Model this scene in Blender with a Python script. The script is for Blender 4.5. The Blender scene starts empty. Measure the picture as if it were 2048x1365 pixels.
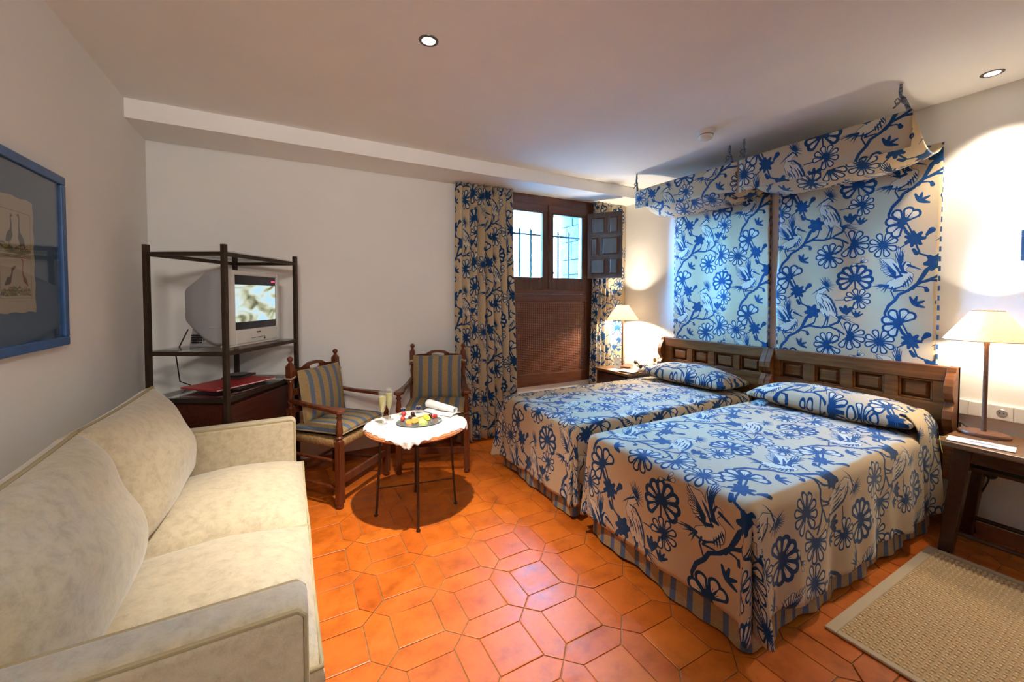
import bpy, math, random
import numpy as np
from mathutils import Vector, Matrix

# ------------------------------------------------------------------ camera, daylight, exposure
SC = bpy.context.scene
COL = SC.collection
SC.view_settings.view_transform = 'Standard'
SC.view_settings.look = 'None'
SC.view_settings.exposure = 0.96
SC.view_settings.gamma = 1.0
SC.view_settings.use_curve_mapping = False
SC.cycles.use_denoising = True
SC.cycles.use_adaptive_sampling = True
SC.cycles.adaptive_threshold = 0.05
SC.cycles.max_bounces = 8
SC.cycles.diffuse_bounces = 5
SC.cycles.transparent_max_bounces = 16
SC.cycles.sample_clamp_indirect = 6.0
SC.cycles.caustics_refractive = False
SC.cycles.caustics_reflective = False

cam_d = bpy.data.cameras.new('camera')
cam = bpy.data.objects.new('camera', cam_d)
COL.objects.link(cam)
SC.camera = cam
cam_d.sensor_fit = 'HORIZONTAL'
cam_d.sensor_width = 36.0
cam_d.lens = 36.0 * 814.0 / 2048.0
cam_d.shift_y = -64.5 / 2048.0
cam_d.clip_start = 0.05
cam.location = (0, 0, 1.35)
cam.rotation_euler = (math.radians(90 - 1.69), 0, math.radians(-28.88))

world = bpy.data.worlds.new('daylight')
SC.world = world
world.use_nodes = True
bg = world.node_tree.nodes['Background']
bg.inputs['Color'].default_value = (0.13, 0.50, 1.0, 1)
bg.inputs['Strength'].default_value = 200.0

XL, XR, YB, YF, ZC = -0.81, 3.41, 3.56, -1.7, 2.5
WIN = (1.90, 3.03, 0.43, 2.39)          # window opening x0 x1 z0 z1

R = math.radians
rng = random.Random(7)

# ------------------------------------------------------------------ node helpers
def new_mat(name):
    m = bpy.data.materials.new(name)
    m.use_nodes = True
    nt = m.node_tree
    b = nt.nodes['Principled BSDF']
    return m, nt, b

def nd(nt, typ, **kw):
    n = nt.nodes.new(typ)
    for k, v in kw.items():
        if k.startswith('i_'):
            key = k[2:]
            n.inputs[int(key) if key.isdigit() else key.replace('_', ' ')].default_value = v
        else:
            setattr(n, k, v)
    return n

def lk(nt, a, ai, b, bi):
    nt.links.new(a.outputs[ai], b.inputs[bi])

def ramp(nt, stops):
    r = nt.nodes.new('ShaderNodeValToRGB')
    e = r.color_ramp.elements
    while len(e) < len(stops):
        e.new(0.5)
    for i, (p, c) in enumerate(stops):
        e[i].position = p
        e[i].color = (*c, 1)
    return r

def coords(nt, kind='Object', scale=(1, 1, 1)):
    t = nd(nt, 'ShaderNodeTexCoord')
    m = nd(nt, 'ShaderNodeMapping')
    m.inputs['Scale'].default_value = scale
    lk(nt, t, kind, m, 'Vector')
    return m

def simple(name, col, rough=0.5, metal=0.0, spec=0.5, noise=0.0, nscale=8.0, bump=0.0, bscale=60.0, coat=0.0):
    m, nt, b = new_mat(name)
    b.inputs['Roughness'].default_value = rough
    b.inputs['Metallic'].default_value = metal
    b.inputs['Specular IOR Level'].default_value = spec
    b.inputs['Coat Weight'].default_value = coat
    c = coords(nt)
    n = nd(nt, 'ShaderNodeTexNoise', i_Scale=nscale, i_Detail=4.0)
    lk(nt, c, 0, n, 'Vector')
    k = max(noise, 0.03)
    r = ramp(nt, [(0.3, [x * (1 - k) for x in col]), (0.7, [min(1, x * (1 + k)) for x in col])])
    lk(nt, n, 'Fac', r, 'Fac')
    lk(nt, r, 'Color', b, 'Base Color')
    if bump:
        n2 = nd(nt, 'ShaderNodeTexNoise', i_Scale=bscale, i_Detail=3.0)
        lk(nt, c, 0, n2, 'Vector')
        bp = nd(nt, 'ShaderNodeBump', i_Strength=bump, i_Distance=0.004)
        lk(nt, n2, 'Fac', bp, 'Height')
        lk(nt, bp, 'Normal', b, 'Normal')
    return m

def wood(name, dark, light, rough=0.35, axis=0, scale=6.0, coat=0.2):
    m, nt, b = new_mat(name)
    s = [scale * 4] * 3
    s[axis] = scale * 0.35
    c = coords(nt, 'Object', s)
    n = nd(nt, 'ShaderNodeTexNoise', i_Scale=1.6, i_Detail=6.0, i_Roughness=0.65, i_Distortion=0.6)
    lk(nt, c, 0, n, 'Vector')
    r = ramp(nt, [(0.28, dark), (0.72, light)])
    lk(nt, n, 'Fac', r, 'Fac')
    lk(nt, r, 'Color', b, 'Base Color')
    b.inputs['Roughness'].default_value = rough
    b.inputs['Coat Weight'].default_value = coat
    b.inputs['Coat Roughness'].default_value = 0.2
    b.inputs['Specular IOR Level'].default_value = 0.3
    bp = nd(nt, 'ShaderNodeBump', i_Strength=0.12, i_Distance=0.002)
    lk(nt, n, 'Fac', bp, 'Height')
    lk(nt, bp, 'Normal', b, 'Normal')
    return m

def emit(name, col, strength):
    m = bpy.data.materials.new(name)
    m.use_nodes = True
    nt = m.node_tree
    nt.nodes.clear()
    o = nd(nt, 'ShaderNodeOutputMaterial')
    e = nd(nt, 'ShaderNodeEmission', i_Color=(*col, 1), i_Strength=strength)
    lk(nt, e, 0, o, 0)
    return m

# ------------------------------------------------------------------ the printed cotton: motifs drawn in millimetres, one repeat 640 x 630, half drop
BRANCHES=[[(670,1207,5.6),(663,1243,7.4),(682,1292,9.3),(715,1328,9.3),(734,1364,8.4),(780,1389,8.4),(817,1427,8.4),(844,1472,7.4),(864,1513,6.5),(879,1545,5.6)],[(817,1427,7.4),(860,1449,6.5),(901,1470,6.5)],[(160,1716,8.4),(183,1749,8.4),(238,1766,7.4),(309,1756,6.5),(360,1768,6.5),(410,1747,5.6),(447,1719,5.6)],[(402,1753,4.7),(418,1732,3.7),(423,1703,3.7),(411,1670,3.7),(379,1649,3.7)],[(817,1414,4.7),(845,1411,3.7),(861,1396,3.7)],[(858,1405,7.4),(863,1389,11.2)],[(254,1872,4.7),(226,1907,5.6),(184,1927,4.7),(174,1957,4.7),(154,2017,4.7)],[(154,1955,8.4),(168,1930,11.2)],[(173,2014,4.7),(201,2024,4.7),(223,2050,3.7)],[(210,2042,7.4),(230,2064,16.7)],[(792,1709,6.5),(756,1752,9.3),(738,1794,5.6)],[(789,1714,3.7),(775,1763,4.7),(755,1809,3.7)],[(650,1669,2.8),(688,1652,3.7),(728,1656,3.7),(773,1686,3.7)],[(183,1755,7.4),(214,1828,7.4),(254,1867,5.6)],[(495,1454,4.7),(501,1388,3.7),(509,1350,3.7)],[(498,1313,3.7),(488,1260,3.7),(457,1226,4.7)],[(394,1326,2.8),(466,1329,3.7),(498,1339,3.7)],[(277,1834,2.8),(268,1795,4.7),(238,1768,3.7)]]
BLOOMS=[(741,1811,[43,73,120,165,208,240],100,29,1),(350,1639,[45,80,115,150,185,220,255,290,325],91,20,1),(471,1710,[95,60,22,-15,-50,-85,-120],97,21,1),(639,1685,[20,65,110,155,200,245,290,335],84,20,1),(495,1471,[-35,-5,30,62,95,128,160,192,220],104,28,2),(515,1335,[25,65,105,145,180,-18,-60,-100],74,17,1),(254,1872,[10,70,130,190,250,310],52,20,0),(156,2020,[0,50,100,155,205,255,310],54,14,0),(452,1240,[50,90,130],54,14,0),(510,1214,[60,95,125,30],48,7,0),(807,1303,[112,25,-20,75],58,9,0),(518,1577,[65,20,190],48,12,3)]
WADER_BODY=[[(331,2048,22.3),(304,2019,16.7),(294,1976,20.5),(314,1947,31.6),(348,1931,39.1),(378,1878,27.9),(408,1830,7.4)],[(319,1887,16.7),(333,1851,11.2)],[(349,1868,16.7),(352,1833,9.3)]]
WADER_LINES=[[(249,1997,0.9),(282,2025,3.7),(319,2045,5.6)],[(335,2056,3.7),(305,2105,0.7)],[(335,2056,3.7),(322,2123,0.7)],[(335,2056,3.7),(343,2120,0.7)],[(335,2056,3.7),(360,2105,0.7)],[(335,2056,3.7),(374,2082,0.7)],[(335,2056,3.7),(382,2059,0.7)],[(335,2056,3.7),(295,2112,0.7)],[(335,2056,3.7),(312,2120,0.7)],[(335,2056,3.7),(332,2123,0.7)],[(335,2056,3.7),(351,2114,0.7)],[(335,2056,3.7),(368,2093,0.7)],[(335,2056,3.7),(380,2071,0.7)],[(335,2056,3.7),(384,2046,0.7)],[(335,2056,3.7),(380,2023,0.7)],[(335,2056,3.7),(302,2088,0.7)],[(320,2053,2.8),(342,2040,4.7),(355,2018,3.7)],[(297,2002,2.8),(334,1997,4.7),(368,1962,5.6),(394,1904,5.6),(405,1849,3.7)],[(309,1973,2.8),(322,1951,2.8),(318,1932,1.9)],[(323,1931,1.9),(340,1901,3.3),(349,1873,0.9)],[(339,1948,1.9),(357,1913,3.3),(366,1880,0.9)],[(356,1945,1.9),(375,1905,3.3),(384,1867,0.9)],[(305,1929,1.9),(321,1907,3.3),(328,1886,0.9)],[(292,1941,1.9),(306,1917,3.3),(310,1894,0.9)],[(369,1928,1.9),(385,1891,3.3),(393,1856,0.9)],[(333,1855,5.6),(345,1829,4.7),(327,1775,3.7),(313,1759,3.7)],[(353,1838,5.6),(351,1799,3.7),(346,1773,3.7)],[(401,1845,4.7),(424,1827,7.4),(413,1800,7.4),(368,1777,6.5)],[(408,1839,3.7),(438,1851,1.9),(468,1852,0.7)],[(408,1839,3.7),(468,1844,1.9),(526,1837,0.7)],[(408,1839,3.7),(452,1833,1.9),(496,1817,0.7)],[(408,1839,3.7),(470,1817,1.9),(531,1784,0.7)],[(408,1839,3.7),(449,1821,1.9),(488,1792,0.7)],[(408,1839,3.7),(428,1799,1.9),(449,1747,0.7)],[(408,1839,3.7),(423,1809,1.9),(438,1768,0.7)],[(408,1839,3.7),(432,1844,1.9),(456,1837,0.7)]]
FLYER_BODY=[[(742,1481,18.6),(676,1564,31.6),(634,1590,9.3)],[(739,1481,18.6),(684,1519,31.6),(642,1531,9.3)],[(738,1525,18.6),(726,1613,16.7),(722,1657,3.7)],[(770,1551,14),(754,1524,7.4),(761,1499,13),(778,1480,20.5),(769,1450,27.9),(733,1442,31.6),(693,1426,26),(658,1409,7.4)]]
FLYER_LINES=[[(773,1547,7.4),(802,1531,5.6),(835,1514,1.4)],[(760,1567,3.7),(744,1538,7.4),(748,1507,11.2),(768,1499,5.6)],[(715,1504,1.7),(667,1560,2),(618,1608,1.1)],[(715,1499,1.7),(667,1553,2),(618,1594,1.1)],[(715,1494,1.7),(668,1545,2),(621,1579,1.1)],[(715,1490,1.7),(670,1538,2),(624,1564,1.1)],[(715,1485,1.7),(672,1531,2),(629,1549,1.1)],[(715,1480,1.7),(675,1524,2),(635,1535,1.1)],[(715,1475,1.7),(677,1516,2),(639,1520,1.1)],[(715,1470,1.7),(681,1510,2),(647,1507,1.1)],[(716,1466,1.7),(686,1503,2),(657,1492,1.1)],[(716,1461,1.7),(691,1496,2),(667,1479,1.1)],[(736,1525,2.8),(725,1593,3.3),(712,1649,1.4)],[(736,1525,2.8),(729,1603,3.3),(720,1668,1.4)],[(736,1525,2.8),(735,1600,3.3),(731,1663,1.4)],[(736,1525,2.8),(741,1595,3.3),(743,1653,1.4)],[(736,1525,2.8),(745,1587,3.3),(752,1637,1.4)],[(736,1525,2.8),(721,1583,3.3),(704,1628,1.4)],[(697,1563,2.3),(714,1539,5.6),(728,1525,2.8)],[(704,1550,2.3),(720,1529,5.6),(731,1517,2.8)],[(711,1537,2.3),(725,1518,5.6),(733,1508,2.8)],[(718,1524,2.3),(731,1507,5.6),(736,1499,2.8)],[(725,1512,2.3),(736,1496,5.6),(739,1490,2.8)],[(732,1499,2.3),(742,1485,5.6),(742,1481,2.8)],[(685,1484,4.7),(715,1474,8.4),(745,1481,6.5)],[(676,1422,6.5),(627,1422,3.7),(576,1415,0.7)],[(676,1422,6.5),(637,1429,3.7),(597,1428,0.7)],[(676,1422,6.5),(643,1415,3.7),(610,1401,0.7)],[(676,1422,6.5),(657,1407,3.7),(638,1385,0.7)],[(676,1422,6.5),(665,1401,3.7),(654,1373,0.7)],[(676,1422,6.5),(648,1422,3.7),(619,1414,0.7)],[(672,1408,3.7),(714,1399,4.7),(753,1420,3.7),(778,1454,2.8)],[(778,1471,1.9),(785,1453,4.2),(793,1436,0.9)],[(772,1458,1.9),(777,1434,4.2),(782,1411,0.9)],[(762,1446,1.9),(766,1425,4.2),(770,1404,0.9)],[(753,1437,1.9),(755,1422,4.2),(757,1407,0.9)],[(784,1479,1.9),(790,1466,4.2),(796,1453,0.9)],[(700,1412,4.7),(692,1386,3.7),(715,1331,3.7)],[(717,1403,6.5),(707,1386,4.7),(757,1389,3.7)]]


class Print:
    """a flat print rasterised from tapered strokes; wraps at its edges"""
    def __init__(self, w_mm, h_mm, px_w, px_h, base, wrap=True):
        self.k = px_w / w_mm
        self.kh = px_h / h_mm
        self.W, self.H, self.wrap = px_w, px_h, wrap
        self.a = np.empty((px_h, px_w, 3), np.float32)
        self.a[:] = base

    def stroke(self, pts, col, grow=0.0, off=(0, 0), alpha=1.0):
        P = [((x + off[0]) * self.k, (y + off[1]) * self.kh, max((r + grow) * self.k, 0.35)) for x, y, r in pts]
        if len(P) == 1:
            P = P * 2
        rm = max(p[2] for p in P) + 2
        x0 = int(min(p[0] for p in P) - rm); x1 = int(max(p[0] for p in P) + rm) + 1
        y0 = int(min(p[1] for p in P) - rm); y1 = int(max(p[1] for p in P) + rm) + 1
        if not self.wrap:
            x0, y0, x1, y1 = max(x0, 0), max(y0, 0), min(x1, self.W), min(y1, self.H)
            if x1 <= x0 or y1 <= y0:
                return
        X, Y = np.meshgrid(np.arange(x0, x1) + 0.5, np.arange(y0, y1) + 0.5)
        D = np.full(X.shape, 1e9)
        for (ax, ay, ar), (bx, by, br) in zip(P[:-1], P[1:]):
            dx, dy = bx - ax, by - ay
            t = np.clip(((X - ax) * dx + (Y - ay) * dy) / (dx * dx + dy * dy + 1e-9), 0, 1)
            D = np.minimum(D, np.hypot(X - ax - t * dx, Y - ay - t * dy) - (ar + (br - ar) * t))
        A = (np.clip(0.5 - D, 0, 1) * alpha)[..., None]
        ix = np.ix_(np.arange(y0, y1) % self.H, np.arange(x0, x1) % self.W)
        self.a[ix] = self.a[ix] * (1 - A) + np.array(col, np.float32) * A

    def image(self, name):
        im = bpy.data.images.new(name, self.W, self.H)
        px = np.ones((self.H, self.W, 4), np.float32)
        px[..., :3] = np.clip(self.a, 0, 1)
        im.pixels.foreach_set(px.ravel())
        im.update()
        im.pack()
        return im

CLOTH = (0.75, 0.67, 0.55)
BLUE = (0.04, 0.235, 0.425)
PALE = (0.80, 0.76, 0.68)

def bloom(pr, x, y, angs, L, r, kind, off):
    for a in angs:
        c, s = math.cos(R(a)), math.sin(R(a))
        if kind == 0:
            pr.stroke([(x + c * L * .1, y + s * L * .1, r), (x + c * L * .45, y + s * L * .45, r), (x + c * L * .82, y + s * L * .82, r * .6)], BLUE, 0, off)
        else:
            pr.stroke([(x + c * L * .15, y + s * L * .15, r * .3), (x + c * (L - r), y + s * (L - r), r if kind != 3 else r * .8)], BLUE, 0, off)
    if kind == 0:
        for a in range(0, 360, 45):
            pr.stroke([(x + 7 * math.cos(R(a)), y + 7 * math.sin(R(a)), 0.9)], (0.35, 0.5, 0.66), 0, off)
        return
    for a in angs:
        c, s = math.cos(R(a)), math.sin(R(a))
        f = {1: .60, 2: .40, 3: .66}[kind]
        pr.stroke([(x + c * L * .38, y + s * L * .38, r * .16), (x + c * (L - r * 1.05), y + s * (L - r * 1.05), r * f)], PALE, 0, off)
        pr.stroke([(x, y, 2.2), (x + c * L * .52, y + s * L * .52, 1.0)], BLUE, 0, off)
    pr.stroke([(x, y, r * (.55 if kind < 3 else .2))], BLUE, 0, off)

def cotton_print():
    pr = Print(1280, 630, 2048, 1008, CLOTH)
    for off in ((0, 0), (640, -315)):
        for s in BRANCHES:
            pr.stroke(s, BLUE, 0, off)
        for b in BLOOMS:
            bloom(pr, *b, off)
        for body, lines in ((FLYER_BODY, FLYER_LINES), (WADER_BODY, WADER_LINES)):
            for s in body:
                pr.stroke(s, BLUE, 2.2, off)
            for s in body:
                pr.stroke(s, PALE, 0, off)
            for s in lines:
                pr.stroke(s, BLUE, 0, off)
    return pr.image('cotton_print')

def cloth_mat(name, image):
    m, nt, b = new_mat(name)
    t = nd(nt, 'ShaderNodeTexCoord')
    i = nd(nt, 'ShaderNodeTexImage', interpolation='Cubic')
    i.image = image
    mp = nd(nt, 'ShaderNodeMapping')
    mp.inputs['Scale'].default_value = (1 / 1.28, 1 / 0.63, 1)
    lk(nt, t, 'UV', mp, 'Vector'); lk(nt, mp, 0, i, 'Vector')
    lk(nt, i, 'Color', b, 'Base Color')
    b.inputs['Roughness'].default_value = 0.85
    b.inputs['Specular IOR Level'].default_value = 0.2
    b.inputs['Sheen Weight'].default_value = 0.15
    ch = nd(nt, 'ShaderNodeTexChecker', i_Scale=420.0)
    lk(nt, t, 'UV', ch, 'Vector')
    n = nd(nt, 'ShaderNodeTexNoise', i_Scale=9.0, i_Detail=3.0)
    lk(nt, t, 'UV', n, 'Vector')
    b1 = nd(nt, 'ShaderNodeBump', i_Strength=0.10, i_Distance=0.001)
    lk(nt, ch, 'Fac', b1, 'Height')
    b2 = nd(nt, 'ShaderNodeBump', i_Strength=0.25, i_Distance=0.012)
    lk(nt, n, 'Fac', b2, 'Height'); lk(nt, b1, 'Normal', b2, 'Normal')
    lk(nt, b2, 'Normal', b, 'Normal')
    return m

def stripe_mat(name, tan, blue, pitch, duty, hatch=True):
    """stripes across U (metres)"""
    m, nt, b = new_mat(name)
    t = nd(nt, 'ShaderNodeTexCoord')
    s = nd(nt, 'ShaderNodeSeparateXYZ')
    n = nd(nt, 'ShaderNodeTexNoise', i_Scale=180.0, i_Detail=2.0)
    lk(nt, t, 'UV', s, 0); lk(nt, t, 'UV', n, 'Vector')
    dv = nd(nt, 'ShaderNodeMath', operation='DIVIDE', i_1=pitch)
    lk(nt, s, 'X', dv, 0)
    jit = nd(nt, 'ShaderNodeMath', operation='MULTIPLY_ADD', i_1=0.05)
    lk(nt, n, 'Fac', jit, 0); lk(nt, dv, 0, jit, 2)
    fr = nd(nt, 'ShaderNodeMath', operation='FRACT')
    lk(nt, jit, 0, fr, 0)
    lt = nd(nt, 'ShaderNodeMath', operation='LESS_THAN', i_1=duty)
    lk(nt, fr, 0, lt, 0)
    mp = nd(nt, 'ShaderNodeMapping'); mp.inputs['Scale'].default_value = (40, 260, 1)
    lk(nt, t, 'UV', mp, 0)
    n2 = nd(nt, 'ShaderNodeTexNoise', i_Scale=1.0, i_Detail=2.0)
    lk(nt, mp, 0, n2, 'Vector')
    r1 = ramp(nt, [(0.3, [x * .72 for x in tan]), (0.7, tan)])
    r2 = ramp(nt, [(0.3, [x * .78 for x in blue]), (0.7, blue)])
    lk(nt, n2, 'Fac', r1, 0); lk(nt, n2, 'Fac', r2, 0)
    mx = nd(nt, 'ShaderNodeMix', data_type='RGBA')
    lk(nt, lt, 0, mx, 0)
    nt.links.new(r1.outputs[0], mx.inputs[6]); nt.links.new(r2.outputs[0], mx.inputs[7])
    nt.links.new(mx.outputs[2], b.inputs['Base Color'])
    b.inputs['Roughness'].default_value = 0.9
    b.inputs['Specular IOR Level'].default_value = 0.15
    bp = nd(nt, 'ShaderNodeBump', i_Strength=0.35, i_Distance=0.002)
    lk(nt, n2, 'Fac', bp, 'Height'); lk(nt, bp, 'Normal', b, 'Normal')
    return m

def tile_mat():
    m, nt, b = new_mat('terracotta_tile')
    oi = nd(nt, 'ShaderNodeObjectInfo')
    g = nd(nt, 'ShaderNodeNewGeometry')
    r = ramp(nt, [(0.0, (0.46, 0.092, 0.006)), (0.35, (0.55, 0.128, 0.009)), (0.7, (0.51, 0.108, 0.007)), (1.0, (0.49, 0.110, 0.013))])
    lk(nt, oi, 'Random', r, 'Fac')
    n = nd(nt, 'ShaderNodeTexNoise', i_Scale=7.0, i_Detail=7.0, i_Roughness=0.7)
    lk(nt, g, 'Position', n, 'Vector')
    rr = ramp(nt, [(0.30, (0.62, 0.58, 0.55)), (0.5, (1, 1, 1)), (0.72, (1.16, 1.22, 1.5))])
    lk(nt, n, 'Fac', rr, 'Fac')
    mx = nd(nt, 'ShaderNodeMix', data_type='RGBA', blend_type='MULTIPLY')
    mx.inputs[0].default_value = 1.0
    nt.links.new(r.outputs[0], mx.inputs[6]); nt.links.new(rr.outputs[0], mx.inputs[7])
    nt.links.new(mx.outputs[2], b.inputs['Base Color'])
    rg = ramp(nt, [(0.3, (0.33,) * 3), (0.75, (0.52,) * 3)])
    lk(nt, n, 'Fac', rg, 'Fac'); lk(nt, rg, 'Color', b, 'Roughness')
    b.inputs['Specular IOR Level'].default_value = 0.34
    n2 = nd(nt, 'ShaderNodeTexNoise', i_Scale=16.0, i_Detail=5.0)
    lk(nt, g, 'Position', n2, 'Vector')
    bp = nd(nt, 'ShaderNodeBump', i_Strength=0.18, i_Distance=0.006)
    lk(nt, n2, 'Fac', bp, 'Height'); lk(nt, bp, 'Normal', b, 'Normal')
    return m

def chenille(name, col):
    m, nt, b = new_mat(name)
    c = coords(nt)
    n = nd(nt, 'ShaderNodeTexNoise', i_Scale=26.0, i_Detail=7.0, i_Roughness=0.75, i_Distortion=0.3)
    lk(nt, c, 0, n, 'Vector')
    r = ramp(nt, [(0.32, [x * .78 for x in col]), (0.52, col), (0.7, [min(1, x * 1.13) for x in col])])
    lk(nt, n, 'Fac', r, 'Fac'); lk(nt, r, 'Color', b, 'Base Color')
    b.inputs['Roughness'].default_value = 0.9
    b.inputs['Specular IOR Level'].default_value = 0.15
    b.inputs['Sheen Weight'].default_value = 0.35
    w1 = nd(nt, 'ShaderNodeTexNoise', i_Scale=260.0, i_Detail=2.0)
    lk(nt, c, 0, w1, 'Vector')
    bp = nd(nt, 'ShaderNodeBump', i_Strength=0.35, i_Distance=0.002)
    lk(nt, w1, 'Fac', bp, 'Height'); lk(nt, bp, 'Normal', b, 'Normal')
    return m

def glass_mat(name, tint=(0.96, 0.98, 0.98), rough=0.02, body=None, edge=4.0):
    """thin clear pane: mostly see-through, mirror-like at a slant"""
    m = bpy.data.materials.new(name)
    m.use_nodes = True
    nt = m.node_tree
    nt.nodes.clear()
    o = nd(nt, 'ShaderNodeOutputMaterial')
    tr = nd(nt, 'ShaderNodeBsdfTransparent', i_Color=(*tint, 1))
    gl = nd(nt, 'ShaderNodeBsdfGlossy', i_Roughness=rough)
    lw = nd(nt, 'ShaderNodeLayerWeight', i_Blend=0.5)
    pw = nd(nt, 'ShaderNodeMath', operation='POWER', i_1=edge)
    fr = nd(nt, 'ShaderNodeMath', operation='MULTIPLY_ADD', i_1=0.6, i_2=0.03)
    lk(nt, lw, 'Facing', pw, 0); lk(nt, pw, 0, fr, 0)
    mx = nd(nt, 'ShaderNodeMixShader')
    if body:
        df = nd(nt, 'ShaderNodeBsdfDiffuse', i_Color=(*body[0], 1))
        m0 = nd(nt, 'ShaderNodeMixShader', i_0=body[1])
        lk(nt, tr, 0, m0, 1); lk(nt, df, 0, m0, 2)
        tr = m0
    lk(nt, fr, 0, mx, 0); lk(nt, tr, 0, mx, 1); lk(nt, gl, 0, mx, 2); lk(nt, mx, 0, o, 0)
    return m

def shade_mat():
    m = bpy.data.materials.new('lampshade_fabric')
    m.use_nodes = True
    nt = m.node_tree
    nt.nodes.clear()
    o = nd(nt, 'ShaderNodeOutputMaterial')
    c = coords(nt)
    n = nd(nt, 'ShaderNodeTexNoise', i_Scale=40.0, i_Detail=3.0)
    lk(nt, c, 0, n, 'Vector')
    r = ramp(nt, [(0.3, (0.84, 0.76, 0.64)), (0.7, (0.92, 0.85, 0.74))])
    lk(nt, n, 'Fac', r, 'Fac')
    d = nd(nt, 'ShaderNodeBsdfDiffuse'); t = nd(nt, 'ShaderNodeBsdfTranslucent')
    lk(nt, r, 0, d, 0); lk(nt, r, 0, t, 0)
    mx = nd(nt, 'ShaderNodeMixShader', i_0=0.5)
    lk(nt, d, 0, mx, 1); lk(nt, t, 0, mx, 2); lk(nt, mx, 0, o, 0)
    return m

def screen_mat():
    m = bpy.data.materials.new('television_picture')
    m.use_nodes = True
    nt = m.node_tree
    nt.nodes.clear()
    o = nd(nt, 'ShaderNodeOutputMaterial')
    c = coords(nt, 'UV')
    n = nd(nt, 'ShaderNodeTexNoise', i_Scale=2.6, i_Detail=1.5, i_Distortion=0.7)
    lk(nt, c, 0, n, 'Vector')
    r = ramp(nt, [(0.30, (0.04, 0.06, 0.08)), (0.36, (0.25, 0.25, 0.14)), (0.43, (0.60, 0.62, 0.42)), (0.50, (0.72, 0.85, 0.82)), (0.62, (0.55, 0.85, 1.0))])
    lk(nt, n, 'Fac', r, 'Fac')
    e = nd(nt, 'ShaderNodeEmission', i_Strength=0.5)
    lk(nt, r, 0, e, 0); lk(nt, e, 0, o, 0)
    return m

PRINT_IMG = cotton_print()
MT = {}
MT['print'] = cloth_mat('printed_cotton', PRINT_IMG)
MT['wall'] = simple('plaster_wall', (0.82, 0.81, 0.785), 0.9, spec=0.2, noise=0.03, nscale=1.5, bump=0.10, bscale=14)
MT['ceil'] = simple('plaster_ceiling', (0.89, 0.885, 0.865), 0.9, spec=0.2, noise=0.02, nscale=1.5, bump=0.06, bscale=10)
MT['lattice'] = simple('lattice_oak', (0.20, 0.070, 0.036), 0.5, noise=0.2, nscale=12)
MT['grout'] = simple('cement_joint', (0.27, 0.145, 0.05), 0.85, noise=0.25, nscale=20)
MT['tile'] = tile_mat()
MT['base'] = simple('terracotta_skirting', (0.28, 0.09, 0.03), 0.5, noise=0.2)
MT['winwood'] = wood('window_oak', (0.075, 0.026, 0.014), (0.16, 0.058, 0.030), 0.35, axis=0)
MT['winwoodv'] = wood('window_oak_upright', (0.055, 0.022, 0.012), (0.13, 0.05, 0.025), 0.35, axis=2)
MT['shutter'] = wood('shutter_oak', (0.055, 0.030, 0.018), (0.12, 0.066, 0.038), 0.7, axis=2, coat=0.0)
MT['head'] = wood('headboard_walnut', (0.070, 0.019, 0.003), (0.20, 0.066, 0.011), 0.45, axis=1, coat=0.08)
MT['stand'] = wood('bedside_oak', (0.10, 0.045, 0.018), (0.24, 0.115, 0.05), 0.35, axis=1, coat=0.3)
MT['darkstand'] = wood('bedside_mahogany', (0.022, 0.006, 0.003), (0.06, 0.017, 0.007), 0.3, axis=0, coat=0.3)
MT['chair'] = wood('chair_beech', (0.065, 0.014, 0.005), (0.17, 0.045, 0.014), 0.3, axis=2, coat=0.4)
MT['cabinet'] = wood('cabinet_mahogany', (0.035, 0.007, 0.004), (0.085, 0.018, 0.009), 0.35, axis=0)
MT['tablewood'] = wood('table_cherry', (0.32, 0.10, 0.035), (0.50, 0.19, 0.07), 0.4, axis=0)
MT['iron'] = simple('wrought_iron', (0.045, 0.028, 0.018), 0.45, metal=0.6, noise=0.2, nscale=30)
MT['bariron'] = simple('grille_iron', (0.02, 0.025, 0.03), 0.6, metal=0.3)
MT['sofa'] = chenille('sofa_chenille', (0.455, 0.375, 0.25))
MT['piping'] = simple('sofa_piping', (0.36, 0.29, 0.16), 0.85, bump=0.3, bscale=300)
MT['stripe'] = stripe_mat('striped_cushion', (0.38, 0.26, 0.12), (0.13, 0.17, 0.235), 0.083, 0.40)
MT['skirt'] = stripe_mat('striped_valance', (0.44, 0.33, 0.18), (0.11, 0.17, 0.30), 0.078, 0.36)
MT['rush'] = simple('rush_seat', (0.30, 0.17, 0.06), 0.8, noise=0.35, nscale=60, bump=0.5, bscale=80)
MT['rope'] = simple('printed_rope', (0.16, 0.19, 0.23), 0.9, noise=0.85, nscale=90)
MT['cord'] = simple('cotton_tie', (0.55, 0.42, 0.28), 0.9)
MT['glass'] = glass_mat('clear_glass')
MT['pane'] = glass_mat('window_glass', (0.97, 0.99, 1.0))
MT['shade'] = shade_mat()
MT['white'] = simple('white_plastic', (0.82, 0.81, 0.77), 0.4)
MT['ring'] = simple('nickel_ring', (0.16, 0.15, 0.14), 0.35, metal=0.8)
MT['paper'] = simple('white_paper', (0.80, 0.79, 0.75), 0.8)
MT['lace'] = simple('white_lace', (0.80, 0.76, 0.72), 0.9, noise=0.08, nscale=90, bump=0.6, bscale=160)
MT['napkin'] = simple('white_linen', (0.80, 0.79, 0.77), 0.9, bump=0.2, bscale=120)
MT['black'] = simple('black_plastic', (0.012, 0.012, 0.014), 0.4)
MT['tvbody'] = simple('television_grey', (0.34, 0.34, 0.36), 0.45)
MT['tvfront'] = simple('television_silver', (0.55, 0.55, 0.52), 0.4)
MT['tvdark'] = simple('television_black_glass', (0.015, 0.017, 0.025), 0.15)
MT['screen'] = screen_mat()
MT['red'] = simple('red_card', (0.42, 0.02, 0.025), 0.35)
MT['darkbook'] = simple('black_leather', (0.03, 0.02, 0.018), 0.5)
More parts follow.
